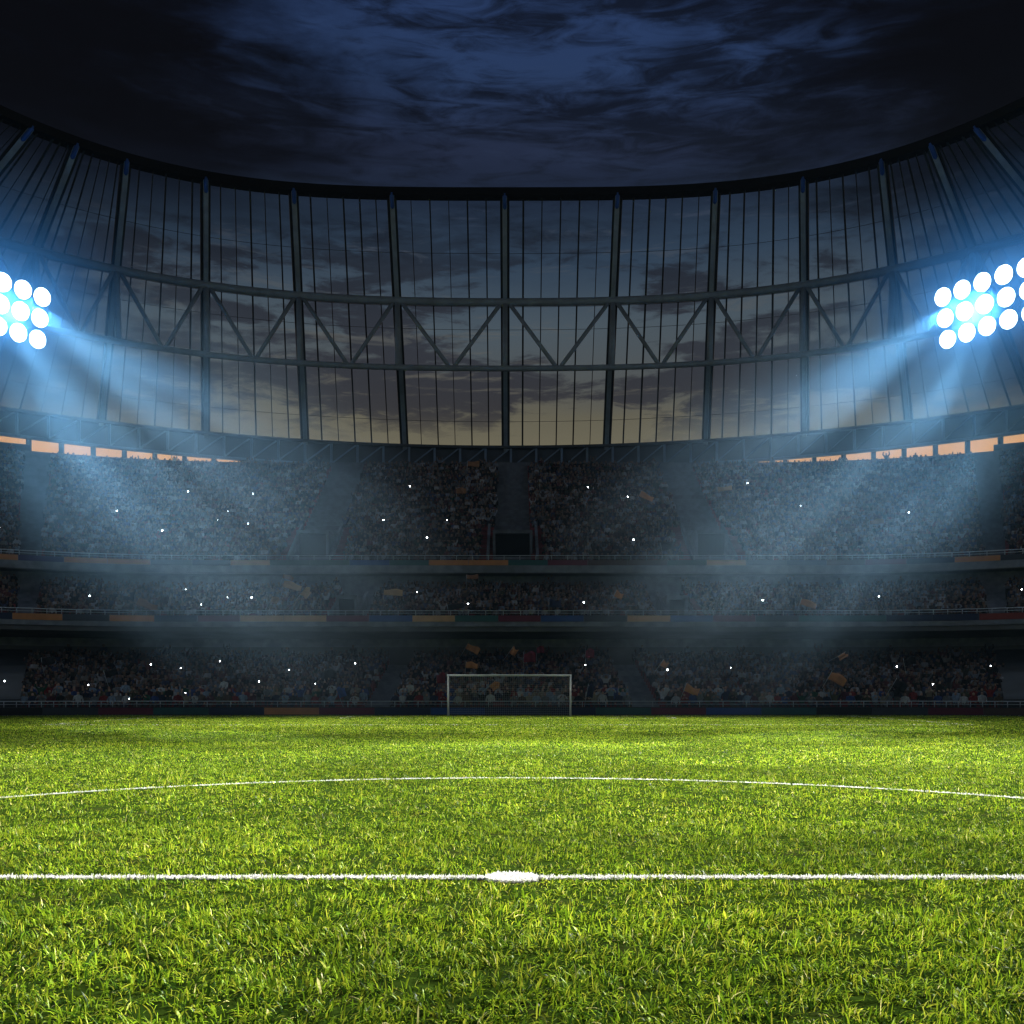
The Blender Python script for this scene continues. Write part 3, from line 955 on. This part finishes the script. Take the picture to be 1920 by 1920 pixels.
def added_bank(s, label):
    """same lamps, added further round the ring, out of view, to light the pitch"""
    c0 = ADDED_C[s]; n = ADDED_N[s]
    root = tag(empty('floodlight_bank', tuple(c0)), label, 'floodlights', 'floodlight banks under the roof')
    hv = Vector((-n.y, n.x, 0)).normalized()
    dv = hv.cross(n).normalized()
    if dv.z > 0: dv = -dv
    q = n.to_track_quat('-Y', 'Z')
    src = next(o for o in bpy.data.objects if o.name == 'lamp')
    srcl = next(o for o in bpy.data.objects if o.name == 'lens')
    for c in range(6):
        for r_ in range(3):
            h = src.copy(); COL.objects.link(h); h.parent = root
            l = srcl.copy(); COL.objects.link(l); l.parent = h
            h.location = hv*(c-2.5)*1.87 + dv*(r_-1)*1.78
            h.rotation_mode = 'QUATERNION'; h.rotation_quaternion = q
    fb = MB()
    for r_ in range(3):
        fb.beam(hv*-5 + dv*(r_-1)*1.78 - n*0.85, hv*5 + dv*(r_-1)*1.78 - n*0.85, 0.14, 0.14)
    fb.build('frame', M_housing, root)
    for f in (-3, 3):
        a_ = hv*f - dv*1.9 - n*0.85
        qq = min(QS, key=lambda v: (chordP(v)-(a_+c0)).length)
        MB().tube([a_, chordP(qq)-c0], 0.09, 8).build('hanger', M_steel, root, True)
flood_bank(-1, 'blazing bank of round floodlights hung under the roof at the left edge')
flood_bank(1, 'blazing bank of round floodlights hung under the roof at the right edge')
added_bank(-1, 'added floodlight bank further round the roof, unseen past the left edge')
added_bank(1, 'added floodlight bank further round the roof, unseen past the right edge')

# ------------------------------------------------------------------ spectators
def skel(pose, stand=False):
    """joint list (name, co, (rx, ry)), edges; faces -Y, feet at z=0"""
    up = 0.40 if stand else 0.0
    J = [('hip', (0, 0, .52+up), (.15, .12)), ('top', (0, .03, .72+up), (.145, .11)), ('top', (0, .03, .93+up), (.175, .115)),
         ('skin', (0, .01, 1.08+up), (.055, .055)), ('skin', (0, -.02, 1.17+up), (.082, .09)), ('hair', (0, .0, 1.29+up), (.078, .085))]
    E = [(0, 1), (1, 2), (2, 3), (3, 4), (4, 5)]
    for s in (-1, 1):
        if pose == 'lap': el, ha = (s*.26, -.06, .74), (s*.10, -.30, .66)
        elif pose == 'raised': el, ha = (s*.33, -.05, 1.17), (s*.27, -.08, 1.47)
        elif pose == 'clap': el, ha = (s*.27, -.16, .83), (s*.045, -.36, 1.02)
        elif pose == 'wave': el, ha = ((s*.33, -.05, 1.15), (s*.36, -.06, 1.46)) if s > 0 else ((s*.26, -.06, .74), (s*.10, -.28, .66))
        else: el, ha = (s*.27, .05, .72), (s*.25, -.14, .52)
        i = len(J)
        J += [('top', (s*.20, .03, 1.0+up), (.068, .068)), ('top', (el[0], el[1], el[2]+up), (.05, .05)), ('skin', (ha[0], ha[1], ha[2]+up), (.042, .042))]
        E += [(2, i), (i, i+1), (i+1, i+2)]
        i = len(J)
        if stand: J += [('leg', (s*.10, 0, .86), (.095, .10)), ('leg', (s*.11, -.02, .48), (.065, .07)), ('leg', (s*.11, .02, .10), (.048, .05)), ('leg', (s*.12, -.13, .045), (.045, .04))]
        else: J += [('leg', (s*.11, -.10, .50), (.095, .09)), ('leg', (s*.14, -.42, .50), (.068, .068)), ('leg', (s*.13, -.42, .10), (.048, .05)), ('leg', (s*.14, -.57, .045), (.045, .04))]
        E += [(0, i), (i, i+1), (i+1, i+2), (i+2, i+3)]
    return J, E
REG = {'skin': 0, 'top': 1, 'leg': 2, 'hip': 2, 'hair': 3}
def person_mesh(pose, stand, subdiv):
    J, E = skel(pose, stand)
    me = bpy.data.meshes.new('person_skeleton')
    me.from_pydata([j[1] for j in J], E, [])
    ob = bpy.data.objects.new('person_skeleton', me)
    COL.objects.link(ob)
    sk = ob.modifiers.new('skin', 'SKIN')
    if not me.skin_vertices:
        bpy.context.view_layer.objects.active = ob
        bm = bmesh.new(); bm.from_mesh(me); bm.verts.layers.skin.verify(); bm.to_mesh(me); bm.free()
    for i, j in enumerate(J):
        me.skin_vertices[0].data[i].radius = j[2]
        me.skin_vertices[0].data[i].use_root = (i == 0)
    if subdiv:
        su = ob.modifiers.new('sub', 'SUBSURF'); su.levels = subdiv; su.render_levels = subdiv
    dg = bpy.context.evaluated_depsgraph_get()
    ev = ob.evaluated_get(dg)
    m2 = bpy.data.meshes.new_from_object(ev)
    bpy.data.objects.remove(ob)
    jc = np.array([j[1] for j in J]); jr = np.array([max(j[2]) for j in J])
    reg = []
    for f in m2.polygons:
        c = np.array(f.center)
        if stand is False and c[2] > 1.12 and abs(c[0]) < 0.13 or stand and c[2] > 1.52 and abs(c[0]) < 0.13:
            hz = c[2] - (0.4 if stand else 0)
            reg.append(3 if (hz > 1.29 or (c[1] > 0.03 and hz > 1.14)) else 0)
        else:
            d = np.linalg.norm(jc-c, axis=1) - jr
            # long limbs: compare with segment midpoints too
            reg.append(REG[J[int(np.argmin(d))][0]])
    m2.materials.clear()
    return m2, np.array(reg)
POSES = [('lap', False), ('raised', False), ('clap', False), ('wave', False), ('rest', False), ('raised', True), ('clap', True), ('lap', True)]

def obj_color_mat(name):
    m = bpy.data.materials.new(name); m.use_nodes = True
    t = m.node_tree; b = t.nodes['Principled BSDF']
    oi = nd(t, 'ShaderNodeObjectInfo'); n = nd(t, 'ShaderNodeTexNoise'); n.inputs['Scale'].default_value = 9
    co = nd(t, 'ShaderNodeTexCoord'); t.links.new(co.outputs['Object'], n.inputs['Vector'])
    f = maprange(t, n.outputs['Fac'], 0.3, 0.7, 0.75, 1.1)
    cc = mixc(t, 1.0, oi.outputs['Color'], f, 'MULTIPLY')
    t.links.new(cc, b.inputs['Base Color']); b.inputs['Roughness'].default_value = 0.9
    return m
def rand_mat(name, stops, rough=0.7):
    m = bpy.data.materials.new(name); m.use_nodes = True
    t = m.node_tree; b = t.nodes['Principled BSDF']
    oi = nd(t, 'ShaderNodeObjectInfo'); r_ = ramp(t, stops)
    t.links.new(oi.outputs['Random'], r_.inputs[0]); t.links.new(r_.outputs[0], b.inputs['Base Color']); b.inputs['Roughness'].default_value = rough
    return m
M_top = obj_color_mat('clothing_top')
M_skin = rand_mat('skin', [(0.0, (0.50, 0.30, 0.22)), (0.6, (0.38, 0.22, 0.15)), (1.0, (0.12, 0.06, 0.04))])
M_leg = rand_mat('trousers', [(0.0, (0.02, 0.025, 0.05)), (0.5, (0.04, 0.04, 0.045)), (1.0, (0.10, 0.09, 0.08))], 0.9)
M_hair = rand_mat('hair', [(0.0, (0.01, 0.008, 0.007)), (0.55, (0.05, 0.03, 0.015)), (0.85, (0.25, 0.16, 0.07)), (1.0, (0.3, 0.3, 0.3))])
TOPS = {'white': (0.75, 0.75, 0.74), 'pale blue': (0.36, 0.46, 0.58), 'grey': (0.26, 0.27, 0.28), 'navy': (0.03, 0.04, 0.09), 'black': (0.018, 0.018, 0.02),
        'red': (0.34, 0.03, 0.03), 'brown': (0.15, 0.09, 0.055), 'blue': (0.05, 0.10, 0.32), 'olive': (0.12, 0.12, 0.06), 'beige': (0.42, 0.36, 0.26), 'maroon': (0.13, 0.02, 0.035), 'green': (0.03, 0.13, 0.07)}
TN = list(TOPS); TWT = [2.0, 1.5, 1.6, 1.5, 1.5, 1.1, 1.0, 1.2, 0.7, 0.9, 0.8, 0.4]

def in_aisle(tier, u):
    return any(abs(u-a) < h for a, h in AISLE[tier])
def seats(tier, umax=u_of(40), step=0.43, fill=0.96):
    d0, z0, p, rs, n = TIER[tier]
    res = []
    for i in range(n):
        d = d0+i*p+0.52
        k = 34.0/(d-AC)
        u = 0.0 + random.random()*step
        line = []
        for sgn in (1, -1):
            u = random.random()*step*0.5 + (step/2 if sgn < 0 else 0)
            while u < umax:
                uu = sgn*u
                if not in_aisle(tier, uu) and not (tier != 'lower' and near_tunnel(tier, uu, d)) and random.random() < fill:
                    line.append(uu)
                u += step*(1 if u < SX else k)*random.uniform(0.9, 1.12)
        for uu in sorted(line):
            res.append((i, uu, d + random.uniform(-0.03, 0.05), z0+i*rs))
    return res
def near_tunnel(tier, u, d):
    if tier == 'upper':
        for uc in (-16.3, 0.05, 16.3):
            if d < 87.2 and abs(u-uc) < (2.55 if uc != 0.05 else 2.6): return True
            # the side aisles widen towards the front round the tunnels
            if uc != 0.05 and abs(u-uc) < 1.75: return True
    else:
        for uc in (-12.2, 12.2):
            if d < 79.0 and abs(u-uc) < 1.75: return True
    return False
PM = [person_mesh(a, b, 1) for a, b in POSES]
for m2, reg in PM:
    for mm in (M_skin, M_top, M_leg, M_hair): m2.materials.append(mm)
    m2.polygons.foreach_set('material_index', reg.astype(np.int32)); m2.shade_smooth(); m2.name = 'person'
    m2.update()
PML = [person_mesh(a, b, 0) for a, b in POSES]
pose_w = [5, 1.2, 2.2, 1.2, 4, 0.5, 0.5, 0.5]
lower_seats = seats('lower', step=0.5)
view_half = 0.507
indiv = []; rest = []
for sidx in lower_seats:
    i, u, d, z = sidx
    x_, y_ = stand_xy(u, d)
    if i <= 2 and len(indiv) < 300 and abs(x_)/y_ < 0.512: indiv.append(sidx)
    else: rest.append(('lower', sidx))
rest += [('middle', q) for q in seats('middle')] + [('upper', q) for q in seats('upper', fill=0.95)]
def board_name(u):
    for ua, ub, c, k, tt in BOARDS:
        if ua-0.03 <= u <= ub+0.03:
            return (f'{ORD[k]} {c} board' if tt > 1 else f'{c} board'), (c, k)
    return 'last board', ('x', 0)
used = {}
ROWN = ['front', 'second', 'third']
protos = {}
for i, u, d, z in indiv:
    bn, key = board_name(u)
    used.setdefault((i, key), set())
    free = [c for c in TN if c not in used[(i, key)]]
    cands = free or TN
    col = random.choices(cands, [TWT[TN.index(c)] for c in cands])[0]
    used[(i, key)].add(col)
    pi = random.choices(range(len(POSES)), pose_w)[0]
    if pi not in protos:
        o = bpy.data.objects.new('person', PM[pi][0]); protos[pi] = o
    else:
        o = protos[pi].copy()
    COL.objects.link(o)
    x_, y_ = stand_xy(u, d)
    o.location = (x_, y_, z)
    fa = 0 if abs(u) <= SX else -(1 if u > 0 else -1)*(abs(u)-SX)/34.0
    o.rotation_euler = (0, 0, fa + random.uniform(-0.3, 0.3))
    s_ = random.uniform(0.94, 1.06); o.scale = (s_, s_, s_)
    o.color = (*[q*0.7 for q in TOPS[col]], 1)
    tag(o, f'spectator in {col} top, {ROWN[i]} row behind the {bn} counted from the left' if 'first' in bn or any(q in bn for q in ORD) else f'spectator in {col} top, {ROWN[i]} row behind the {bn}', 'spectator', 'spectators in the front rows')
# the rest of the crowd: one mass
VV, FI, FT, CC = [], [], [], []
voff = 0
base_idx = []
for m2, reg in PML:
    v = np.empty(len(m2.vertices)*3, np.float32); m2.vertices.foreach_get('co', v)
    li = np.empty(len(m2.loops), np.int32); m2.loops.foreach_get('vertex_index', li)
    lt = np.empty(len(m2.polygons), np.int32); m2.polygons.foreach_get('loop_total', lt)
    base_idx.append((v.reshape(-1, 3), li, lt, reg))
skins = np.array([[0.50, 0.30, 0.22], [0.42, 0.25, 0.18], [0.34, 0.2, 0.13], [0.12, 0.06, 0.04]])
hairs = np.array([[0.012, 0.01, 0.008], [0.04, 0.025, 0.012], [0.22, 0.14, 0.06], [0.25, 0.25, 0.25], [0.5, 0.5, 0.5], [0.3, 0.03, 0.03]])
legs = np.array([[0.02, 0.025, 0.05], [0.03, 0.03, 0.033], [0.09, 0.08, 0.07]])
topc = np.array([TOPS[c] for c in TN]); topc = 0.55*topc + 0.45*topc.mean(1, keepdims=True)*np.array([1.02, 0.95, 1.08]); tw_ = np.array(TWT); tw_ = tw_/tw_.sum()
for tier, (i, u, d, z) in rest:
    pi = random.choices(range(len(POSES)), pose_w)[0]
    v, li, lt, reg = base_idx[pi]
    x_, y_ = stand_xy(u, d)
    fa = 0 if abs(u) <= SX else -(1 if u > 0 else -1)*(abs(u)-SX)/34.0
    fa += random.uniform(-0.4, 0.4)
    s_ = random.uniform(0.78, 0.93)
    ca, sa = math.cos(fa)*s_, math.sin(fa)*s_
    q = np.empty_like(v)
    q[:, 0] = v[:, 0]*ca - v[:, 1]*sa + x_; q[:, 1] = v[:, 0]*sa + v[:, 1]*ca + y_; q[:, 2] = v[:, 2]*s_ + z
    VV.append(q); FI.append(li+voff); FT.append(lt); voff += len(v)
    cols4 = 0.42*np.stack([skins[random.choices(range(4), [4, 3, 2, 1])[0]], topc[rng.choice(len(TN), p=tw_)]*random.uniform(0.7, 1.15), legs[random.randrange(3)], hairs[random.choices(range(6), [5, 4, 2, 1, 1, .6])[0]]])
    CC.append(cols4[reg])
VV = np.concatenate(VV); FI = np.concatenate(FI); FT = np.concatenate(FT); CC = np.concatenate(CC)
me = bpy.data.meshes.new('crowd')
me.vertices.add(len(VV)); me.vertices.foreach_set('co', VV.ravel())
me.loops.add(len(FI)); me.loops.foreach_set('vertex_index', FI.astype(np.int32))
me.polygons.add(len(FT)); me.polygons.foreach_set('loop_start', np.concatenate([[0], np.cumsum(FT)[:-1]]).astype(np.int32)); me.polygons.foreach_set('loop_total', FT.astype(np.int32))
me.update(calc_edges=True)
at = me.attributes.new('Col', 'FLOAT_COLOR', 'FACE')
at.data.foreach_set('color', np.concatenate([CC, np.ones((len(CC), 1))], 1).astype(np.float32).ravel())
me.shade_smooth()
M_crowd = bpy.data.materials.new('crowd_cloth'); M_crowd.use_nodes = True
t = M_crowd.node_tree; a = nd(t, 'ShaderNodeAttribute'); a.attribute_name = 'Col'
t.links.new(a.outputs['Color'], t.nodes['Principled BSDF'].inputs['Base Color']); t.nodes['Principled BSDF'].inputs['Roughness'].default_value = 0.9
me.materials.append(M_crowd)
crowd = bpy.data.objects.new('crowd', me); COL.objects.link(crowd)
tag(crowd, 'dense far off crowd filling all three tiers of the stands', 'crowd', kind='stuff')
for m2, reg in PML: bpy.data.meshes.remove(m2)

# ------------------------------------------------------------------ flags and camera flashes among the crowd
def tier_z(tier, d):
    d0, z0, p, rs, n = TIER[tier]
    if d < d0 or d > d0+n*p: return None
    return z0 + math.floor((d-d0)/p)*rs
def pick(px, py, tier, above):
    """3-D point of the crowd of a tier seen at a photo position"""
    d0, z0, p, rs, n = TIER[tier]
    kx, kz = (px-960)/F_PX, (1298-py)/F_PX
    best = None
    y = 55.0
    while y < 110:
        d, u = stand_inv(kx*y, y)
        if d0 <= d <= d0+n*p:
            zs = z0 + (d-d0)/p*rs + above
            zr = CAM_H + kz*y
            if best is None or abs(zs-zr) < best[0]: best = (abs(zs-zr), kx*y, y, zr, u)
        y += 0.1
    return best[1:]
BLOCK = {'upper': ([-A_TH, -16.3, 0, 16.3, A_TH], ['block beyond the far left aisle', 'wide left block', 'block left of the central tunnel', 'block right of the central tunnel', 'wide right block', 'block beyond the far right aisle']),
         'middle': ([-A_TH, -12.2, 12.2, A_TH], ['block beyond the far left aisle', 'left block', 'central block', 'right block', 'block beyond the far right aisle']),
         'lower': ([-8.45, 8.45], ['left block', 'block behind the goal', 'right block'])}
def block_of(tier, u):
    e, nm = BLOCK[tier]
    return nm[sum(1 for q in e if u > q)]
FL = [('upper', 222, 959, 1), ('upper', 355, 923, 1), ('upper', 476, 927, 1), ('upper', 307, 996, 1), ('upper', 429, 960, .6), ('upper', 467, 983, .9), ('upper', 410, 976, .5), ('upper', 3, 990, .8),
      ('upper', 769, 913, 1.1), ('upper', 720, 976, .9), ('upper', 839, 976, .8), ('upper', 801, 1009, 1.1), ('upper', 1102, 915, 1.1), ('upper', 1176, 933, 1.1), ('upper', 1187, 1013, 1.2), ('upper', 1400, 907, 1), ('upper', 1499, 950, .8), ('upper', 1701, 962, 1.1),
      ('middle', 172, 1118, 1.1), ('middle', 351, 1106, .6), ('middle', 380, 1134, .7), ('middle', 429, 1121, .6), ('middle', 474, 1121, 1.1), ('middle', 783, 1111, .6), ('middle', 878, 1133, 1.1), ('middle', 1094, 1130, 1.1), ('middle', 1428, 1126, 1.1), ('middle', 1645, 1119, 1), ('middle', 1911, 1106, .9),
      ('lower', 14, 1277, 1), ('lower', 170, 1285, 1), ('lower', 286, 1246, .9), ('lower', 342, 1253, .6), ('lower', 415, 1240, .9), ('lower', 488, 1278, .9), ('lower', 351, 1299, .5), ('lower', 246, 1310, .5), ('lower', 544, 1256, .6), ('lower', 667, 1244, .9), ('lower', 593, 1282, .5),
      ('lower', 1097, 1247, .7), ('lower', 1250, 1256, 1.2), ('lower', 1368, 1252, .6), ('lower', 1678, 1250, 1), ('lower', 1745, 1283, 1), ('lower', 1853, 1249, .9)]
by = {}
for f_ in FL:
    P = pick(f_[1], f_[2], f_[0], 1.22)
    by.setdefault((f_[0], block_of(f_[0], P[3])), []).append((P, f_[3]))
for (tier, blk), items in by.items():
    items.sort(key=lambda q: q[0][0])
    for k, (P, sz) in enumerate(items):
        r_ = 0.038*sz
        lab = f'camera flash, {ORD[k]} from left, {tier} tier, {blk}' if len(items) > 1 else f'only camera flash in {tier} tier, {blk}'
        root = tag(empty('camera', (P[0], P[1]-0.35, P[2])), lab, 'camera', 'cameras flashing in the crowd')
        MB().box((0, 0.05, -0.06), (0.15, 0.06, 0.10)).build('camera_body', M_body, root)
        lathe([(0.001, -r_*0.6), (r_*0.6, -r_*0.45), (r_, 0.0), (r_*0.8, 0.018)], 10).build('flash', M_flash, root, True)

FLAGC = {'orange': (0.62, 0.26, 0.10), 'pale orange': (0.60, 0.36, 0.19), 'brown': (0.30, 0.14, 0.07), 'dark red': (0.20, 0.02, 0.04), 'navy': (0.02, 0.03, 0.08), 'black': (0.012, 0.012, 0.014), 'blue': (0.04, 0.09, 0.3)}
FMAT = {k: mat('flag_' + k.replace(' ', '_'), v, 0.85, 0.15, 2.5) for k, v in FLAGC.items()}
#      tier, px, py, width px, height px, tilt deg, colour
FG = [('upper', 888, 872, 22, 10, -5, 'brown'), ('upper', 865, 922, 18, 10, 0, 'brown'), ('upper', 1211, 933, 27, 10, -25, 'orange'), ('upper', 1357, 918, 28, 8, 8, 'pale orange'), ('upper', 1250, 1025, 24, 14, 10, 'black'), ('upper', 1640, 980, 26, 8, 5, 'brown'),
      ('middle', 551, 1100, 34, 12, -15, 'pale orange'), ('middle', 577, 1113, 14, 18, -40, 'pale orange'), ('middle', 518, 1126, 14, 12, -30, 'brown'), ('middle', 543, 1084, 20, 8, -20, 'brown'), ('middle', 739, 1112, 35, 11, -3, 'pale orange'), ('middle', 886, 1083, 22, 8, 0, 'brown'), ('middle', 855, 1138, 30, 10, 10, 'black'),
      ('middle', 1040, 1133, 22, 14, 0, 'navy'), ('middle', 1159, 1117, 16, 12, -25, 'orange'), ('middle', 1512, 1133, 30, 11, -18, 'orange'), ('middle', 280, 1135, 38, 13, -18, 'brown'),
      ('lower', 887, 1217, 26, 12, -30, 'orange'), ('lower', 963, 1222, 12, 14, -35, 'orange'), ('lower', 885, 1248, 22, 11, -6, 'orange'), ('lower', 993, 1233, 22, 18, 0, 'dark red'), ('lower', 1013, 1219, 14, 12, 0, 'dark red'), ('lower', 1105, 1226, 16, 16, 0, 'dark red'), ('lower', 828, 1272, 16, 18, 0, 'dark red'), ('lower', 928, 1286, 13, 16, -50, 'orange'),
      ('lower', 1566, 1273, 32, 16, -28, 'orange'), ('lower', 1295, 1294, 28, 14, -20, 'orange'), ('lower', 1244, 1246, 13, 12, -35, 'orange'), ('lower', 1576, 1231, 9, 16, -60, 'orange'), ('lower', 622, 1264, 22, 17, 0, 'black'), ('lower', 643, 1298, 14, 18, 20, 'blue'), ('lower', 1106, 1296, 12, 22, -10, 'navy'), ('lower', 1701, 1240, 22, 14, 12, 'black'), ('lower', 1682, 1286, 24, 16, -30, 'black'), ('lower', 95, 1240, 22, 14, 8, 'black'), ('lower', 213, 1262, 24, 13, 15, 'black')]
by = {}
for f_ in FG:
    P = pick(f_[1], f_[2], f_[0], 1.75 if f_[2] > 1236 or f_[0] != 'lower' else 1.9)
    by.setdefault((f_[0], block_of(f_[0], P[3]), f_[6]), []).append((P, f_))
for (tier, blk, c), items in by.items():
    items.sort(key=lambda q: q[0][0])
    for k, (P, f_) in enumerate(items):
        sc_ = P[1]/F_PX
        wd, ht, tl = f_[3]*sc_, f_[4]*sc_, R(f_[5])
        lab = f'{c} flag, {tier} tier, {blk}' + (f', {ORD[k]} such from the left' if len(items) > 1 else '')
        Y_ = P[1]-0.45
        root = tag(empty('flag', (P[0], Y_, P[2])), lab, 'flag', 'flags waved in the crowd')
        nx, ny = 9, 5
        rows = []
        ph = random.uniform(0, 6)
        for a in range(ny):
            row = []
            for b in range(nx):
                fu, fv = b/(nx-1)-0.5, a/(ny-1)-0.5
                xx = fu*wd; zz_ = fv*ht*(1+0.15*math.sin(5*fu+ph)) + 0.10*ht*math.sin(6*fu+ph)
                row.append((xx*math.cos(tl)-zz_*math.sin(tl), 0.10*math.sin(7*fu+ph+fv), xx*math.sin(tl)+zz_*math.cos(tl)))
            rows.append(row)
        mb = MB(); mb.grid(rows); cl_ = mb.build('cloth', FMAT[c], root, True)
        so = cl_.modifiers.new('thickness', 'SOLIDIFY'); so.thickness = 0.008
        hx, hz = -wd/2*math.cos(tl), -wd/2*math.sin(tl)
        dx, dz = -math.sin(tl), math.cos(tl)
        MB().tube([(hx+dx*ht*0.6, 0, hz+dz*ht*0.6), (hx-dx*(ht*0.5), 0.02, hz-dz*(ht*0.5)), (hx-dx*(ht*0.5+0.7), 0.12, hz-dz*(ht*0.5+0.7))], 0.014, 6).build('pole', M_rail, root, True)

# ------------------------------------------------------------------ haze: thin smoky air over the whole ground
hz = MB().box((0, 32, 26.5), (252, 192, 55))
M_haze = bpy.data.materials.new('haze'); M_haze.use_nodes = True
t = M_haze.node_tree; t.nodes.clear()
o_ = nd(t, 'ShaderNodeOutputMaterial'); pv = nd(t, 'ShaderNodeVolumePrincipled')
pv.inputs['Color'].default_value = (0.40, 0.70, 1.0, 1)
pv.inputs['Density'].default_value = 0.00003
pv.inputs['Anisotropy'].default_value = 0.0
t.links.new(pv.outputs[0], o_.inputs['Volume'])
haze = hz.build('haze', M_haze)
tag(haze, 'thin bluish smoke haze over the pitch lit by the floodlights', 'haze', kind='stuff')

# smoke drifting in the beams below each lamp bank
def smoke_cloud(s_, label):
    a = BANK_C[s_] + Vector((s_*1.0, -1.0, 0.0)); b = Vector((s_*4.0, 38.0, 3.0))
    mid = (a+b)/2; ln = (b-a).length
    bm = bmesh.new(); bmesh.ops.create_icosphere(bm, subdivisions=3, radius=1.0)
    me = bpy.data.meshes.new('smoke'); bm.to_mesh(me); bm.free()
    o = bpy.data.objects.new('smoke', me); COL.objects.link(o)
    o.location = mid; o.rotation_mode = 'QUATERNION'; o.rotation_quaternion = (b-a).to_track_quat('X', 'Z')
    o.scale = (ln*0.56, 11.5, 11.5)
    m = bpy.data.materials.new('smoke'); m.use_nodes = True
    t = m.node_tree; t.nodes.clear()
    oo = nd(t, 'ShaderNodeOutputMaterial'); pv = nd(t, 'ShaderNodeVolumePrincipled')
    co = nd(t, 'ShaderNodeTexCoord')
    ln_ = nd(t, 'ShaderNodeVectorMath'); ln_.operation = 'LENGTH'; t.links.new(co.outputs['Object'], ln_.inputs[0])
    f = maprange(t, ln_.outputs['Value'], 0.15, 0.98, 1.0, 0.0)
    mp = nd(t, 'ShaderNodeMapping'); mp.inputs['Scale'].default_value = (0.5, 3.0, 3.0); mp.inputs['Location'].default_value = (s_*3.3, 1.2, 0.4)
    n = nd(t, 'ShaderNodeTexNoise'); n.inputs['Scale'].default_value = 1.6; n.inputs['Detail'].default_value = 3
    t.links.new(co.outputs['Object'], mp.inputs[0]); t.links.new(mp.outputs[0], n.inputs['Vector'])
    g_ = maprange(t, n.outputs['Fac'], 0.34, 0.66, 0.25, 1.5)
    sx_ = nd(t, 'ShaderNodeSeparateXYZ'); t.links.new(co.outputs['Object'], sx_.inputs[0])
    far_ = math_n(t, 'ADD', maprange(t, sx_.outputs[0], -1.0, 0.2, 0.0, 0.80), 0.40)
    d_ = math_n(t, 'MULTIPLY', math_n(t, 'MULTIPLY', math_n(t, 'MULTIPLY', f, g_), far_), 0.0105)
    t.links.new(d_, pv.inputs['Density'])
    cr_ = ramp(t, [(0.0, (0.20, 0.56, 1.0)), (0.5, (0.25, 0.59, 0.98)), (0.9, (0.42, 0.60, 0.80))])
    t.links.new(maprange(t, sx_.outputs[0], -1.0, 1.0, 0.0, 1.0, False), cr_.inputs[0]); t.links.new(cr_.outputs[0], pv.inputs['Color'])
    t.links.new(pv.outputs[0], oo.inputs['Volume'])
    me.materials.append(m)
    tag(o, label, 'smoke', kind='stuff')
smoke_cloud(-1, 'blue smoke lit by the floodlight bank at the left edge')
smoke_cloud(1, 'blue smoke lit by the floodlight bank at the right edge')

# smoke puff added round each lamp bank, standing in for the lamps' lens bloom
def bloom_smoke(s_, label):
    bm = bmesh.new(); bmesh.ops.create_icosphere(bm, subdivisions=3, radius=1.0)
    me = bpy.data.meshes.new('smoke'); bm.to_mesh(me); bm.free()
    o = bpy.data.objects.new('smoke', me); COL.objects.link(o)
    o.location = BANK_C[s_] + Vector((s_*1.5, -1.5, -0.5))
    o.rotation_euler = (0, 0, math.atan2(-0.82, s_*0.57))
    o.scale = (18.0, 13.0, 13.0)
    m = bpy.data.materials.new('bloom_smoke'); m.use_nodes = True
    t = m.node_tree; t.nodes.clear()
    oo = nd(t, 'ShaderNodeOutputMaterial'); pv = nd(t, 'ShaderNodeVolumePrincipled')
    co = nd(t, 'ShaderNodeTexCoord')
    ln_ = nd(t, 'ShaderNodeVectorMath'); ln_.operation = 'LENGTH'; t.links.new(co.outputs['Object'], ln_.inputs[0])
    f = maprange(t, ln_.outputs['Value'], 0.1, 0.98, 0.11, 0.0)
    t.links.new(f, pv.inputs['Density'])
    pv.inputs['Color'].default_value = (0.10, 0.42, 1.0, 1)
    t.links.new(pv.outputs[0], oo.inputs['Volume'])
    me.materials.append(m)
    tag(o, label, 'smoke', kind='stuff')
bloom_smoke(-1, 'added blue smoke for the bloom round the lamps at the left edge')
bloom_smoke(1, 'added blue smoke for the bloom round the lamps at the right edge')
